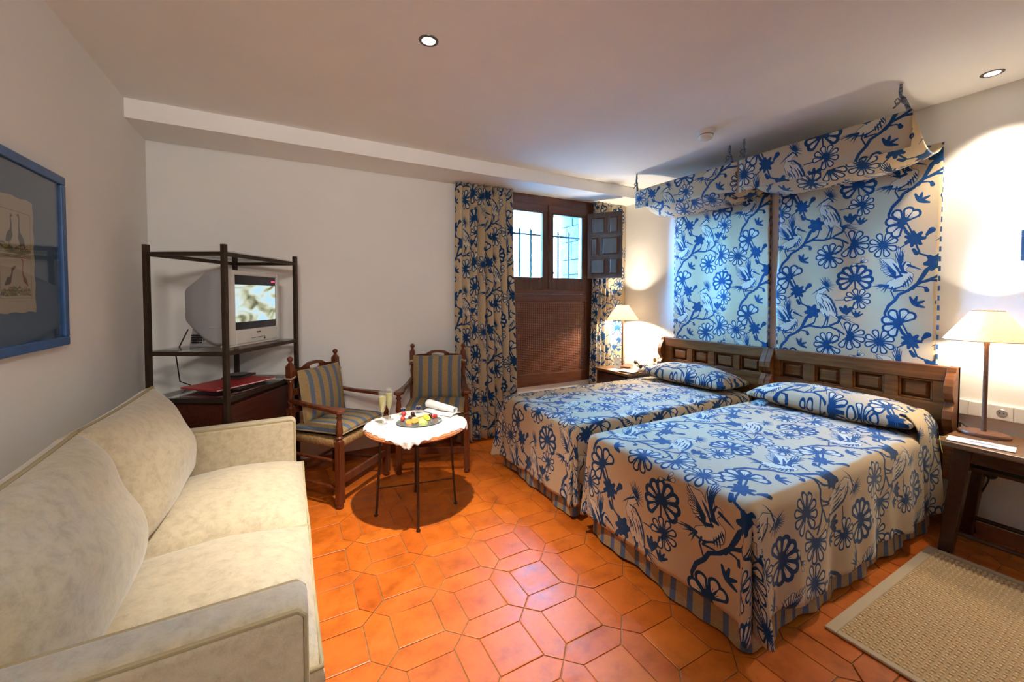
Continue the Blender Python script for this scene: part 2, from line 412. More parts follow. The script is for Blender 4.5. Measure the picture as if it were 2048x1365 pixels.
MT['silver'] = simple('brushed_silver', (0.55, 0.55, 0.56), 0.3, metal=0.8)
MT['brass'] = simple('aged_brass', (0.25, 0.15, 0.06), 0.35, metal=0.9)
MT['lampfoot'] = wood('lamp_foot_wood', (0.10, 0.045, 0.025), (0.20, 0.09, 0.05), 0.4)
MT['frameblue'] = simple('blue_stained_frame', (0.03, 0.10, 0.27), 0.4, noise=0.15, nscale=20)
MT['mat'] = simple('slate_blue_mount', (0.05, 0.10, 0.19), 0.85, noise=0.06, nscale=150, bump=0.2, bscale=300)
MT['rug'] = simple('sisal', (0.72, 0.55, 0.33), 0.95, noise=0.12, nscale=50, bump=0.3, bscale=220)
MT['rugdark'] = simple('sisal_dimple', (0.50, 0.35, 0.19), 0.95)
MT['rughem'] = simple('cotton_binding', (0.56, 0.46, 0.32), 0.9, bump=0.2, bscale=200)
MT['stone'] = simple('granite_wall', (0.030, 0.034, 0.036), 0.9, noise=0.5, nscale=9, bump=1.0, bscale=14)
MT['ground'] = simple('bright_gravel', (0.28, 0.28, 0.27), 0.9, noise=0.1)
MT['wine'] = glass_mat('sparkling_wine', (0.85, 0.78, 0.40), body=((0.62, 0.55, 0.20), 0.45))
MT['crystal'] = glass_mat('flute_crystal', (0.97, 0.98, 0.97), body=((0.8, 0.8, 0.78), 0.10), edge=2.0)
MT['choc'] = simple('chocolate', (0.055, 0.02, 0.012), 0.35, noise=0.2, nscale=60)
MT['strawb'] = simple('strawberry_red', (0.60, 0.045, 0.03), 0.35, noise=0.25, nscale=70, bump=0.3, bscale=150)
MT['orange'] = simple('orange_flesh', (0.78, 0.30, 0.06), 0.4, noise=0.15, nscale=60)
MT['kiwi'] = simple('kiwi_green', (0.42, 0.46, 0.04), 0.4, noise=0.3, nscale=70)
MT['cream'] = simple('wafer_cream', (0.70, 0.52, 0.26), 0.6, noise=0.2, nscale=60)
MT['mirror'] = simple('glass_platter', (0.45, 0.50, 0.46), 0.08, metal=0.7)
MT['navy'] = simple('navy_foil', (0.02, 0.02, 0.13), 0.25, metal=0.3)
MT['yellow'] = simple('yellow_string', (0.55, 0.40, 0.10), 0.8)
MT['lampglow'] = emit('halogen_lens', (1.0, 0.93, 0.82), 14.0)

# ------------------------------------------------------------------ mesh helpers
class MB:
    def __init__(self):
        self.v, self.f, self.uv = [], [], []

    def add(self, verts, faces, uvs=None):
        o = len(self.v)
        self.v += [tuple(p) for p in verts]
        self.f += [tuple(i + o for i in f) for f in faces]
        self.uv += list(uvs) if uvs is not None else [(0.0, 0.0)] * len(verts)
        return self

    def box(self, x0, x1, y0, y1, z0, z1):
        v = [(x, y, z) for z in (z0, z1) for y in (y0, y1) for x in (x0, x1)]
        return self.add(v, [(0, 2, 3, 1), (4, 5, 7, 6), (0, 1, 5, 4), (2, 6, 7, 3), (0, 4, 6, 2), (1, 3, 7, 5)])

    def hexa(self, bot, top):
        """a solid between two loops of the same length"""
        n = len(bot)
        f = [tuple(range(n))[::-1], tuple(range(n, 2 * n))]
        f += [(i, (i + 1) % n, n + (i + 1) % n, n + i) for i in range(n)]
        return self.add(list(bot) + list(top), f)

    def prism(self, poly, h, axis='z', at=0.0):
        def P(a, b, c):
            return {'z': (a, b, c), 'y': (a, c, b), 'x': (c, a, b)}[axis]
        return self.hexa([P(a, b, at) for a, b in poly], [P(a, b, at + h) for a, b in poly])

    def tube(self, pts, r, n=8, closed=False, caps=True):
        pts = [Vector(p) for p in pts]
        m = len(pts)
        rs = r if isinstance(r, (list, tuple)) else [r] * m
        rings = []
        ref = None
        for i, p in enumerate(pts):
            a = pts[i - 1] if (i > 0 or closed) else p
            b = pts[(i + 1) % m] if (i < m - 1 or closed) else p
            t = (b - a).normalized()
            if ref is None:
                ref = Vector((0, 0, 1)) if abs(t.z) < 0.9 else Vector((1, 0, 0))
            s = (ref - t * ref.dot(t)).normalized()
            ref = s
            q = t.cross(s)
            rings.append([p + (s * math.cos(2 * math.pi * k / n) + q * math.sin(2 * math.pi * k / n)) * rs[i] for k in range(n)])
        v = [x for ring in rings for x in ring]
        f = []
        for i in range(m if closed else m - 1):
            j = (i + 1) % m
            f += [(i * n + k, i * n + (k + 1) % n, j * n + (k + 1) % n, j * n + k) for k in range(n)]
        if caps and not closed:
            f += [tuple(range(n))[::-1], tuple((m - 1) * n + k for k in range(n))]
        return self.add(v, f)

    def lathe(self, prof, n=24, c=(0, 0, 0), sx=1.0, sy=1.0, cap=True):
        v, f = [], []
        for r, z in prof:
            for k in range(n):
                a = 2 * math.pi * k / n
                v.append((c[0] + r * sx * math.cos(a), c[1] + r * sy * math.sin(a), c[2] + z))
        for i in range(len(prof) - 1):
            f += [(i * n + k, i * n + (k + 1) % n, (i + 1) * n + (k + 1) % n, (i + 1) * n + k) for k in range(n)]
        if cap:
            f += [tuple(range(n))[::-1], tuple((len(prof) - 1) * n + k for k in range(n))]
        return self.add(v, f)

    def ball(self, c, r, n=12, m=8, s=(1, 1, 1)):
        prof = []
        for i in range(m + 1):
            a = -math.pi / 2 + math.pi * i / m
            prof.append((max(r * math.cos(a), 1e-4), r * math.sin(a) * s[2]))
        return self.lathe(prof, n, c, s[0], s[1])

    def grid(self, fn, na, nb, uvfn=None, flip=False):
        """fn(i/na, j/nb) -> point"""
        v, uv, f = [], [], []
        for j in range(nb + 1):
            for i in range(na + 1):
                a, b = i / na, j / nb
                v.append(fn(a, b))
                uv.append(uvfn(a, b) if uvfn else (a, b))
        w = na + 1
        for j in range(nb):
            for i in range(na):
                q = (j * w + i, j * w + i + 1, (j + 1) * w + i + 1, (j + 1) * w + i)
                f.append(q[::-1] if flip else q)
        return self.add(v, f, uv)

    def xf(self, mat):
        self.v = [tuple(mat @ Vector(p)) for p in self.v]
        return self

def build(name, mb, mat, parent=None, smooth=None, bevel=0.0, loc=None, rot=None, solid=0.0, subd=0):
    me = bpy.data.meshes.new(name)
    me.from_pydata(mb.v, [], mb.f)
    uvl = me.uv_layers.new(name='UVMap')
    li = np.empty(len(me.loops), np.int32)
    me.loops.foreach_get('vertex_index', li)
    uvl.data.foreach_set('uv', np.array(mb.uv, np.float32)[li].ravel())
    me.materials.append(MT[mat] if isinstance(mat, str) else mat)
    me.validate(); me.update()
    if smooth is not None:
        me.polygons.foreach_set('use_smooth', [True] * len(me.polygons))
        if smooth < 180:
            me.set_sharp_from_angle(angle=R(smooth))
    o = bpy.data.objects.new(name, me)
    COL.objects.link(o)
    o.parent = parent
    if loc is not None:
        o.location = loc
    if rot is not None:
        o.rotation_euler = rot
    if solid:
        md = o.modifiers.new('thickness', 'SOLIDIFY'); md.thickness = solid; md.offset = 0
    if subd:
        md = o.modifiers.new('smooth', 'SUBSURF'); md.levels = subd; md.render_levels = subd
    if bevel:
        md = o.modifiers.new('edge', 'BEVEL'); md.width = bevel; md.segments = 2; md.limit_method = 'ANGLE'; md.angle_limit = R(40)
    return o

def tag(o, label, cat=None, group=None, kind=None):
    o['label'] = label
    if cat: o['category'] = cat
    if group: o['group'] = group
    if kind: o['kind'] = kind
    return o

def thing(name, label, cat, loc=(0, 0, 0), rz=0.0, group=None, kind=None):
    o = bpy.data.objects.new(name, None)
    o.empty_display_size = 0.1
    COL.objects.link(o)
    o.location = loc
    o.rotation_euler = (0, 0, rz)
    return tag(o, label, cat, group, kind)

def copy_tree(o, parent=None):
    c = o.copy()
    COL.objects.link(c)
    c.parent = parent
    for ch in list(o.children):
        copy_tree(ch, c)
    return c

def lamp_spot(name, loc, target, power, deg, blend, col, radius=0.03, parent=None):
    d = bpy.data.lights.new(name, 'SPOT')
    d.energy, d.spot_size, d.spot_blend, d.color, d.shadow_soft_size = power, R(deg), blend, col, radius
    o = bpy.data.objects.new(name, d)
    COL.objects.link(o)
    o.location = loc
    o.rotation_euler = (Vector(target) - Vector(loc)).to_track_quat('-Z', 'Y').to_euler()
    o.parent = parent
    return o

def lamp_point(name, loc, power, col, radius=0.03, parent=None):
    d = bpy.data.lights.new(name, 'POINT')
    d.energy, d.color, d.shadow_soft_size = power, col, radius
    o = bpy.data.objects.new(name, d)
    COL.objects.link(o)
    o.location = loc
    o.parent = parent
    return o

def rrect(w, h, r, n=5):
    """rounded rectangle outline, counter-clockwise"""
    out = []
    for cx, cy, a0 in ((w / 2 - r, h / 2 - r, 0), (-w / 2 + r, h / 2 - r, 90), (-w / 2 + r, -h / 2 + r, 180), (w / 2 - r, -h / 2 + r, 270)):
        for k in range(n + 1):
            a = R(a0 + 90 * k / n)
            out.append((cx + r * math.cos(a), cy + r * math.sin(a)))
    return out

def pillow(w, d, h, edge=0.04, n=22, pinch=0.03, pw=2.2, uvs=1.0, wob=0.0, seed=0):
    """stuffed cushion lying flat, centre at origin: boxed border `edge` high, crown to `h`"""
    rg = random.Random(seed)
    ph = [rg.uniform(0, 6.28) for _ in range(6)]
    def xy(a, b):
        X, Y = 2 * a - 1, 2 * b - 1
        return (w / 2 * X * (1 - pinch * (1 - Y * Y)), d / 2 * Y * (1 - pinch * (1 - X * X)), X, Y)
    def crown(X, Y):
        return max(0.0, (1 - abs(X) ** (pw * 2)) * (1 - abs(Y) ** (pw * 2))) ** 0.5
    m = MB()
    for sgn in (1, -1):
        def P(a, b, sgn=sgn):
            x, y, X, Y = xy(a, b)
            z = edge / 2 + (h - edge) / 2 * crown(X, Y)
            z += wob * crown(X, Y) * (math.sin(3.1 * X + ph[0]) * math.sin(2.7 * Y + ph[1]) + .5 * math.sin(6.3 * X + 2 * Y + ph[2]))
            return (x, y, sgn * z)
        m.grid(P, n, n, lambda a, b: (a * w * uvs, b * d * uvs), flip=(sgn < 0))
    # border
    loop = [(k / n, 0) for k in range(n)] + [(1, k / n) for k in range(n)] + [(1 - k / n, 1) for k in range(n)] + [(0, 1 - k / n) for k in range(n)]
    L = len(loop)
    vs, uv = [], []
    for s, bulge in ((-1, 0), (0, 0.12), (1, 0)):
        for a, b in loop:
            x, y, X, Y = xy(a, b)
            k = 1 + bulge * edge / max(w, d) * 2
            vs.append((x * k, y * k, s * edge / 2)); uv.append((a * w * uvs, b * d * uvs))
    fs = []
    for r in range(2):
        fs += [(r * L + k, r * L + (k + 1) % L, (r + 1) * L + (k + 1) % L, (r + 1) * L + k) for k in range(L)]
    m.add(vs, fs, uv)
    seam = [xy(a, b)[:2] for a, b in loop]
    return m, seam

# ------------------------------------------------------------------ the room
def structure():
    # floor bed of cement, tiles on top
    m = MB().box(XL - .2, XR + .2, YF - .2, YB + .3, -0.06, -0.0045)
    floor = tag(build('floor', m, 'grout'), 'terracotta tiled floor of squares ringed by long hexagons', kind='structure')
    p, s, g = 0.2887, 0.184, 0.0018
    ox, oy = 0.303 + p / 2, 1.487 + p / 2          # centre of one square
    def tile_mesh(name, poly):
        mb = MB()
        inn = [(x * (1 - .0025 / max(abs(x), abs(y), .01)), y * (1 - .0025 / max(abs(x), abs(y), .01))) for x, y in poly]
        n = len(poly)
        v = [(x, y, -0.012) for x, y in poly] + [(x, y, -0.0010) for x, y in poly] + [(x, y, 0.0) for x, y in inn]
        f = [tuple(range(2 * n, 3 * n))]
        for r in (0, 1):
            f += [(r * n + i, r * n + (i + 1) % n, (r + 1) * n + (i + 1) % n, (r + 1) * n + i) for i in range(n)]
        mb.add(v, f)
        return mb
    h = s / 2 - g
    sq = [(-h, -h), (h, -h), (h, h), (-h, h)]
    w, tip = (p - s) / 2 - g, p / 2 - g * 1.6
    hx = [(-w, -h), (0, -tip), (w, -h), (w, h), (0, tip), (-w, h)]
    hy = [(y, x) for x, y in hx][::-1]
    protos = {}
    rest = MB()
    def inside(x, y):
        return (-0.05 < x < 1.62 and 0.95 < y < 3.56) or (1.5 < x < 3.25 and 0.1 < y < 1.0)
    def put(kind, poly, x, y):
        if not (XL - .1 < x < XR + .1 and YF - .1 < y < YB + .1):
            return
        tilt = (rng.gauss(0, .004), rng.gauss(0, .004), rng.gauss(0, .006))
        dz = rng.uniform(-.0012, .0004)
        if inside(x, y):
            if kind not in protos:
                protos[kind] = build(kind[0], tile_mesh('tile', poly), 'tile', floor)
                o = protos[kind]
            else:
                o = protos[kind].copy(); COL.objects.link(o)
            o.location = (x, y, dz); o.rotation_euler = tilt
        else:
            t = tile_mesh('tile', poly)
            rest.add([(a + x, b + y, c + dz) for a, b, c in t.v], t.f)
    for i in range(-6, 14):
        for j in range(-13, 10):
            x, y = ox + i * p, oy + j * p
            put(('square_tile',), sq, x, y)
            put(('hexagonal_tile', 0), hx, x + p / 2, y)
            put(('hexagonal_tile', 1), hy, x, y + p / 2)
    o = build('tile_field', rest, 'tile', floor)
    o['kind'] = 'stuff'

    def st(name, mb, mat, label, **k):
        return tag(build(name, mb, mat, **k), label, kind='structure')
    T = 0.3
    st('wall_left', MB().box(XL - T, XL, YF - T, YB + T, 0, ZC), 'wall', 'off white plaster wall behind the sofa')
    st('wall_right', MB().box(XR, XR + T, YF - T, YB + T, 0, ZC), 'wall', 'off white plaster wall behind the two beds')
    st('wall_front', MB().box(XL, XR, YF - T, YF, 0, ZC), 'wall', 'plain plaster wall facing the window wall')
    x0, x1, z0, z1 = WIN
    m = MB().box(XL, x0, YB, YB + T, 0, ZC).box(x1, XR, YB, YB + T, 0, ZC).box(x0, x1, YB, YB + T, 0, z0).box(x0, x1, YB, YB + T, z1, ZC)
    m.box(x0, x1, YB + .10, YB + T, 1.36, 1.42).box(x0, x1, YB + .2, YB + T, z0, 1.36)
    st('wall_back', m, 'wall', 'off white plaster wall pierced by the small window')
    st('ceiling', MB().box(XL - T, XR + T, YF - T, YB + T, ZC, ZC + .1), 'ceil', 'smooth pale plaster ceiling with recessed spotlights')
    st('trim_1', MB().box(XL, XR, 3.165, YB, 2.388, ZC), 'ceil', 'lowered plaster soffit running along the window wall')
    st('baseboard_right', MB().box(XR - .012, XR, YF, YB, 0, .075), 'base', 'dark terracotta skirting along the bed wall')
    st('baseboard_left', MB().box(XL, XL + .012, YF, YB, 0, .075), 'base', 'dark terracotta skirting along the sofa wall')
    st('baseboard_back', MB().box(XL + .012, XR - .012, YB - .012, YB, 0, .075), 'base', 'dark terracotta skirting along the window wall')

structure()

# ------------------------------------------------------------------ window
def window():
    w = thing('window_1', 'dark oak window with two casements and one open panelled shutter', None, (0, 0, 0), kind='structure')
    y0, y1 = YB - .015, YB + .06
    x0, x1 = WIN[0], WIN[1]
    def P(name, mb, mat='winwood', par=w, bev=.004, **k):
        return build(name, mb, mat, par, bevel=bev, **k)
    P('lintel', MB().box(x0, x1, y0, y1, 2.30, 2.388))
    P('lintel_moulding', MB().box(x0, x1, y0 - .012, y1, 2.225, 2.30))
    P('jamb', MB().box(x0, x0 + .035, y0, y1, 1.42, 2.225), 'winwoodv')
    P('jamb', MB().box(2.90, x1, y0, y1, .43, 2.225), 'winwoodv')
    P('transom', MB().box(x0, 2.90, y0 - .005, y1, 1.38, 1.425))
    for a, b, c, d in ((1.935, 2.385, 1.955, 2.315), (2.390, 2.90, 2.437, 2.825)):
        cs = P('casement', MB().box(a, c, y0 - .01, y0 + .035, 1.420, 2.226).box(d, b, y0 - .01, y0 + .035, 1.420, 2.226)
               .box(c, d, y0 - .01, y0 + .035, 1.420, 1.55).box(c, d, y0 - .01, y0 + .035, 2.208, 2.226), 'winwoodv')
        build('pane', MB().box(c, d, y0 + .010, y0 + .014, 1.55, 2.208), 'pane', cs)
        build('glazing_bead', MB().box(d - .010, d, y0 - .014, y0 + .01, 1.55, 2.208).box(c, c + .008, y0 - .014, y0 + .01, 1.55, 2.208), 'shutter', cs)
    P('meeting_bar', MB().box(2.376, 2.402, y0 - .03, y0 - .01, 1.43, 2.30), 'winwoodv')
    build('catch', MB().ball((2.43, y0 - .03, 1.60), .011, 10, 6).tube([(2.43, y0 - .03, 1.60), (2.43, y0 - .005, 1.60)], .005), 'iron', w, 60)
    # the open shutter, hinged on the right, turned into the room
    L, z0, z1, T = .375, 1.548, 2.252, .028
    sh = build('shutter', MB().box(0, L, -T / 2, T / 2, z0, z1), 'shutter', w, bevel=.003, loc=(2.885, YB - .045, 0), rot=(0, 0, R(-57)))
    rows = ((2.245 - .045, 2.03), (1.985, 1.80), (1.755, 1.595))
    for i, (zt, zb) in enumerate(rows):
        spl = ((.045, .195, .245, .335) if i % 2 == 0 else (.045, .115, .165, .335))
        for a, b in ((spl[0], spl[1]), (spl[2], spl[3])):
            for s in (-1, 1):
                e, q = .014, .010
                yf = s * T / 2
                m = MB().hexa([(a, yf, zb), (b, yf, zb), (b, yf, zt), (a, yf, zt)],
                              [(a + e, yf + s * q, zb + e), (b - e, yf + s * q, zb + e), (b - e, yf + s * q, zt - e), (a + e, yf + s * q, zt - e)])
                build('shutter_panel', m, 'shutter', sh)
                m = MB()
                for (p0, p1, r0, r1) in ((a - .008, b + .008, zt, zt + .008), (a - .008, b + .008, zb - .008, zb), (a - .008, a, zb, zt), (b, b + .008, zb, zt)):
                    m.box(p0, p1, min(yf, yf + s * .006), max(yf, yf + s * .006), r0, r1)
                build('panel_moulding', m, 'winwood', sh)
    # lattice radiator screen below the window
    s = thing('lattice_screen', 'dark wooden lattice radiator screen below the window', 'screen', (0, YB - .02, .43))
    xa, xb = x0 + .01, 2.90
    for nm, a, b, c, d in (('top_rail', xa, xb, .87, .948), ('bottom_rail', xa, xb, 0.0, .118), ('side_stile', xa, xa + .02, .118, .87), ('side_stile', xb - .03, xb, .118, .87)):
        build(nm, MB().box(a, b, 0, .045, c, d), 'winwood', s, bevel=.003)
    m = MB()
    n = 38
    for k in range(n + 1):
        x = xa + .02 + (xb - .03 - xa - .02) * k / n
        m.box(x - .0060, x + .0060, .018, .024, .118, .87)
    for k in range(42):
        z = .118 + .752 * (k + .5) / 42
        m.box(xa + .02, xb - .03, .012, .018, z - .0045, z + .0045)
    o = build('lattice', m, 'lattice', s); o['kind'] = 'stuff'
    build('backing_board', MB().box(xa, xb, .12, .13, 0.005, .93), 'darkbook', s)
    # iron grille outside
    g = thing('window_grille', 'iron bars of the grille outside the window', 'grille', (0, 3.80, 1.42))
    for x in (2.05, 2.19, 2.33, 2.47, 2.69, 2.84):
        build('bar', MB().tube([(x, 0, 0.0), (x, 0, .64)], .012, 8).lathe([(.018, 0), (.012, .03), (.001, .05)], 8, (x, 0, .63)), 'bariron', g)
    build('cross_bar', MB().box(1.90, 3.03, -.006, .006, .598, .618), 'bariron', g)
    # what stands outside
    st = MB()
    for a, b, c, d in ((0.9, 1.90, .2, 3.2), (3.08, 4.2, .2, 3.2), (1.90, 3.08, .2, 1.40), (1.90, 3.08, 2.42, 3.2)):
        st.box(a, b, 3.865, 4.25, c, d)
    rr = random.Random(11)
    rows = [1.40, 1.62, 1.80, 2.02, 2.21, 2.42]
    for z0, z1 in zip(rows[:-1], rows[1:]):
        cut = rr.uniform(3.98, 4.12)
        for ya, yb in ((3.868, cut), (cut + .008, 4.247)):
            st.box(3.03 + rr.uniform(0, .012), 3.085, ya, yb, z0 + .004, z1 - .004)
    tag(build('wall_outside', st, 'stone', bevel=.006), 'rough grey stone wall seen through the right casement', kind='structure')
    tag(build('ground_outside', MB().box(-4, 9, 4.26, 14, 1.15, 1.2), 'ground'), 'bright ground outside the window', kind='structure')
    tag(build('wall_sky_block', MB().box(-5, 9, 8.0, 8.3, 1.2, 2.2), 'wall'), 'added pale wall far outside the window, cutting off the low sky', kind='structure')  # added wall, holds back level daylight from the upper hangings

window()

# ------------------------------------------------------------------ beds and their covers
def neg(p):
    return (-p[0], -p[1], -p[2])

def panel_raised(mb, x0, x1, y0, y1, z0, z1, e):
    """field facing -x: flat against x1, raised to x0"""
    return mb.hexa([(x1, y0, z0), (x1, y1, z0), (x1, y1, z1), (x1, y0, z1)][::-1],
                   [(x0, y0 + e, z0 + e), (x0, y1 - e, z0 + e), (x0, y1 - e, z1 - e), (x0, y0 + e, z1 - e)][::-1])

def bed(label, y0, y1, hy0, hy1, xf, panels):
    loc = ((xf + 3.3) / 2, (y0 + y1) / 2, 0)
    b = thing('bed', label, 'bed', loc)
    n = neg(loc)
    build('bed_base', MB().box(xf + .06, 3.30, y0 + .05, y1 - .05, .12, .32), 'darkbook', b, loc=n)
    build('mattress', MB().box(xf + .03, 3.30, y0 + .03, y1 - .03, .32, .545), 'napkin', b, bevel=.03, loc=n)
    for x in (xf + .12, 3.2):
        for y in (y0 + .1, y1 - .1):
            build('leg', MB().tube([(x, y, 0), (x, y, .13)], .025, 10), 'darkstand', b, 60, loc=n)
    # striped valance hanging round three sides
    pts = []
    x1 = 3.28
    cr = .03
    for k in range(61): pts.append((x1 - (x1 - xf - cr) * k / 60, y1 - .012, 0, 1))
    for k in range(1, 7): a = R(90 + 15 * k); pts.append((xf + cr + cr * math.cos(a), y1 - .012 - cr + cr * math.sin(a), math.cos(a), math.sin(a)))
    for k in range(1, 41): pts.append((xf, y1 - .012 - cr - (y1 - y0 - .024 - 2 * cr) * k / 40, -1, 0))
    for k in range(1, 7): a = R(180 + 15 * k); pts.append((xf + cr + cr * math.cos(a), y0 + .012 + cr + cr * math.sin(a), math.cos(a), math.sin(a)))
    for k in range(1, 61): pts.append((xf + cr + (x1 - xf - cr) * k / 60, y0 + .012, 0, -1))
    S = [0.0]
    for p, q in zip(pts[:-1], pts[1:]):
        S.append(S[-1] + math.hypot(p[0] - q[0], p[1] - q[1]))
    def fn(a, t):
        k = int(round(a * (len(pts) - 1)))
        x, y, nx, ny = pts[k]
        o = (1 - t) * (.012 + .011 * math.sin(S[k] * 16 + y0 * 9) + .006 * math.sin(S[k] * 41))
        return (x + nx * o, y + ny * o, .012 + .005 * math.sin(S[k] * 7) + .30 * t)
    build('valance', MB().grid(fn, len(pts) - 1, 6, lambda a, t: (S[int(round(a * (len(pts) - 1)))], .3 * t)), 'skirt', b, 180, loc=n)
    # headboard
    hb = build('headboard', MB().box(3.362, 3.385, hy0, hy1, .34, .94), 'head', b, loc=n)
    def part(nm, mb, bev=.003, sm=None):
        return build(nm, mb, 'head', hb, sm, bevel=bev)
    part('top_rail', MB().box(3.325, 3.362, hy0 + .04, hy1 - .04, .858, .945), .006)
    part('bottom_rail', MB().box(3.328, 3.362, hy0 + .04, hy1 - .04, .34, .728))
    edges = [hy0 + .04] + [v for p in sorted(panels) for v in p] + [hy1 - .04]
    for a, c in zip(edges[0::2], edges[1::2]):
        part('stile', MB().box(3.330, 3.362, a, c, .728, .858))
    for a, c in panels:
        part('panel', panel_raised(MB(), 3.342, 3.362, a + .012, c - .012, .740, .846, .022), 0)
        m = MB()
        for q0, q1, r0, r1 in ((a, c, .728, .740), (a, c, .846, .858), (a, a + .012, .74, .846), (c - .012, c, .74, .846)):
            m.box(3.336, 3.362, q0, q1, r0, r1)
        part('panel_moulding', m, .004)
    prof = [(3.392, .30), (3.300, .30), (3.296, .58), (3.275, .61), (3.262, .655), (3.272, .70), (3.298, .725), (3.306, .745),
            (3.288, .765), (3.272, .80), (3.276, .84), (3.298, .885), (3.318, .915), (3.324, .945), (3.392, .945)]
    for y in (hy0, hy1 - .04):
        part('end_bracket', MB().prism([(x, z) for x, z in prof], .04, 'y', y), .003)
    return b

def bedspread(label, y0, y1, xf, top, D, uc, vc, group, lobes):
    yc, w, L, r = (y0 + y1) / 2, y1 - y0, 3.30 - xf, .035
    def fall(d):
        if d < r * math.pi / 2:
            return r * math.sin(d / r), r * (1 - math.cos(d / r))
        return r, r + d - r * math.pi / 2
    def pos(a, b):
        s = 1 if a > 0 else -1
        ex, ey = max(0, abs(a) - w / 2 + r), max(0, -b + r)
        if ex == 0 and ey == 0:
            return (xf + b, yc - a, top + .006 * math.sin(5 * b + 2 * a) * math.sin(4.1 * a + 1))
        d = max(ex, ey)
        out, dz = fall(d)
        q = dz / D
        if ey == 0:
            k = min(1, b / .2)
            o = out - r + q * (.018 + k * (.014 * math.sin(13 * b + yc * 7) + .008 * math.sin(29 * b)))
            return (xf + b, yc - s * (w / 2 + o), top - dz + q * .012 * math.sin(6 * b + yc))
        if ex == 0:
            k = min(1, (w / 2 - abs(a)) / .2)
            o = out - r + q * (.018 + k * (.012 * math.sin(11 * a + yc * 5) + .005 * math.sin(27 * a)))
            return (xf - o, yc - a, top - dz + q * .008 * math.sin(7 * a))
        f = .5 * ex / ey if ex < ey else 1 - .5 * ey / ex
        t = f * 90
        fold = .085 * (math.exp(-((t - 27) / 13) ** 2) + math.exp(-((t - 64) / 13) ** 2)) - .035 * math.exp(-((t - 45) / 7) ** 2)
        o = out - r + q * (.018 + fold * lobes[s > 0])
        c, n = math.cos(R(t)), math.sin(R(t))
        return (xf + r * (1 - c) - o * c, yc - s * (w / 2 - r * (1 - n) + o * n), top - dz - q * .012 * math.exp(-((t - 36) / 22) ** 2))
    A, na, nb = w / 2 + D, 96, 120
    av = lambda a: -A + 2 * A * a
    bv = lambda b: -D + (L + D) * b
    m = MB().grid(lambda a, b: pos(av(a), bv(b)), na, nb, lambda a, b: (uc + (av(a) - 0), vc + bv(b)))
    loc = (xf + L / 2, yc, 0)
    o = build('bedspread', m, 'print', None, 180, loc=None)
    me = o.data
    me.transform(Matrix.Translation(neg(loc)))
    o.location = loc
    md = o.modifiers.new('thickness', 'SOLIDIFY'); md.thickness = .004; md.offset = 1
    tag(o, label, 'bedspread', group)
    return o

XF = 1.50
bed('dark walnut single bed between the rug and the other bed, four panel headboard', .87, 1.80, .795, 1.828, XF,
    ((.892, 1.049), (1.115, 1.283), (1.347, 1.507), (1.576, 1.742)))
bed('dark walnut single bed nearest the window, beside the telephone nightstand', 1.945, 2.875, 1.832, 2.885, XF + .01,
    ((1.896, 2.064), (2.115, 2.298), (2.355, 2.523), (2.577, 2.763)))
bedspread('cream bedspread with blue herons and flowers on the bed beside the rug', .86, 1.805, XF - .015, .568, .432, .337 + 1.424 - 1.3325, 2.081 + .153, 'printed bedspreads', (.35, 1.0))
bedspread('cream bedspread with blue herons and flowers on the bed by the window', 1.945, 2.87, XF - .005, .560, .45, .337 + 2.364 - 2.4075, 2.081 + .165, 'printed bedspreads', (1.0, .25))

def bolster(label, y0, y1, seed, uo, vo, drop):
    w = y1 - y0
    p = thing('bolster_pillow', label, 'pillow', (3.145, (y0 + y1) / 2, .568), R(-90), 'printed bolster pillows')
    m, seam = pillow(w, .34, .23, .03, 30, .02, 1.15, 1.0, .006, seed)
    m.uv = [(u + uo, v * 1.3 + vo) for u, v in m.uv]
    m.v = [(x, y, z * (1.0 if z > 0 else .55) + .064) for x, y, z in m.v]
    build('pillow_cover', m, 'print', p, 180)
    if drop:
        def fn(a, b):
            x = .13 * (1 - 2 * a)          # along the bed
            t = b
            return (w / 2 - .06 + .085 * math.sin(min(1, t * 4) * math.pi / 2) + .012 * math.sin(9 * a + 2) * t, x * (1 + .15 * t) + .04 * t, .118 - .55 * max(0, t - .06) ** 1.02)
        build('cover_drop', MB().grid(fn, 16, 24, lambda a, b: (uo + w + .5 * b, vo + .3 - .26 * a)), 'print', p, 180, solid=.004)
    return p

bolster('heron print bolster on the bed beside the rug, cover hanging down its side', .880, 1.785, 3, -.05, 1.71, True)
bolster('heron print bolster on the bed by the window, next to the telephone', 1.97, 2.838, 5, -.05, 1.71, False)

# ------------------------------------------------------------------ hangings over the headboards
def hanging(label, y0, y1, uc, vc, seed):
    def fn(a, b):
        y, z = y1 - (y1 - y0) * a, .90 + 1.33 * b
        k = min(1, b * 2.5 + .05) * (1 - .5 * b)
        d = .012 + k * (.016 + .014 * math.sin(7.5 * a + seed) + .010 * math.sin(15 * a + 2 * b + seed * 2) + .008 * math.sin(4 * a + 5 * b))
        return (3.404 - d, y + .006 * math.sin(5 * b + seed), z)
    m = MB().grid(fn, 60, 50, lambda a, b: (uc - (y1 - (y1 - y0) * a), vc + .90 + 1.33 * b))
    o = build('wall_hanging', m, 'print', None, 180)
    loc = (3.40, (y0 + y1) / 2, .90)
    o.data.transform(Matrix.Translation(neg(loc))); o.location = loc
    md = o.modifiers.new('thickness', 'SOLIDIFY'); md.thickness = .002; md.offset = -1
    tag(o, label, 'wall hanging', 'printed wall hangings')
    # stitched edge of blue dashes
    for y in (y0 - .002, y1 + .002):
        mm = MB()
        for k in range(22):
            z = .02 + 1.28 * k / 22
            mm.box(-.02, -.008, y - loc[1] - .004, y - loc[1] + .004, z, z + .03)
        e = build('stitched_edge', mm, 'frameblue', o); e['kind'] = 'stuff'
    return o

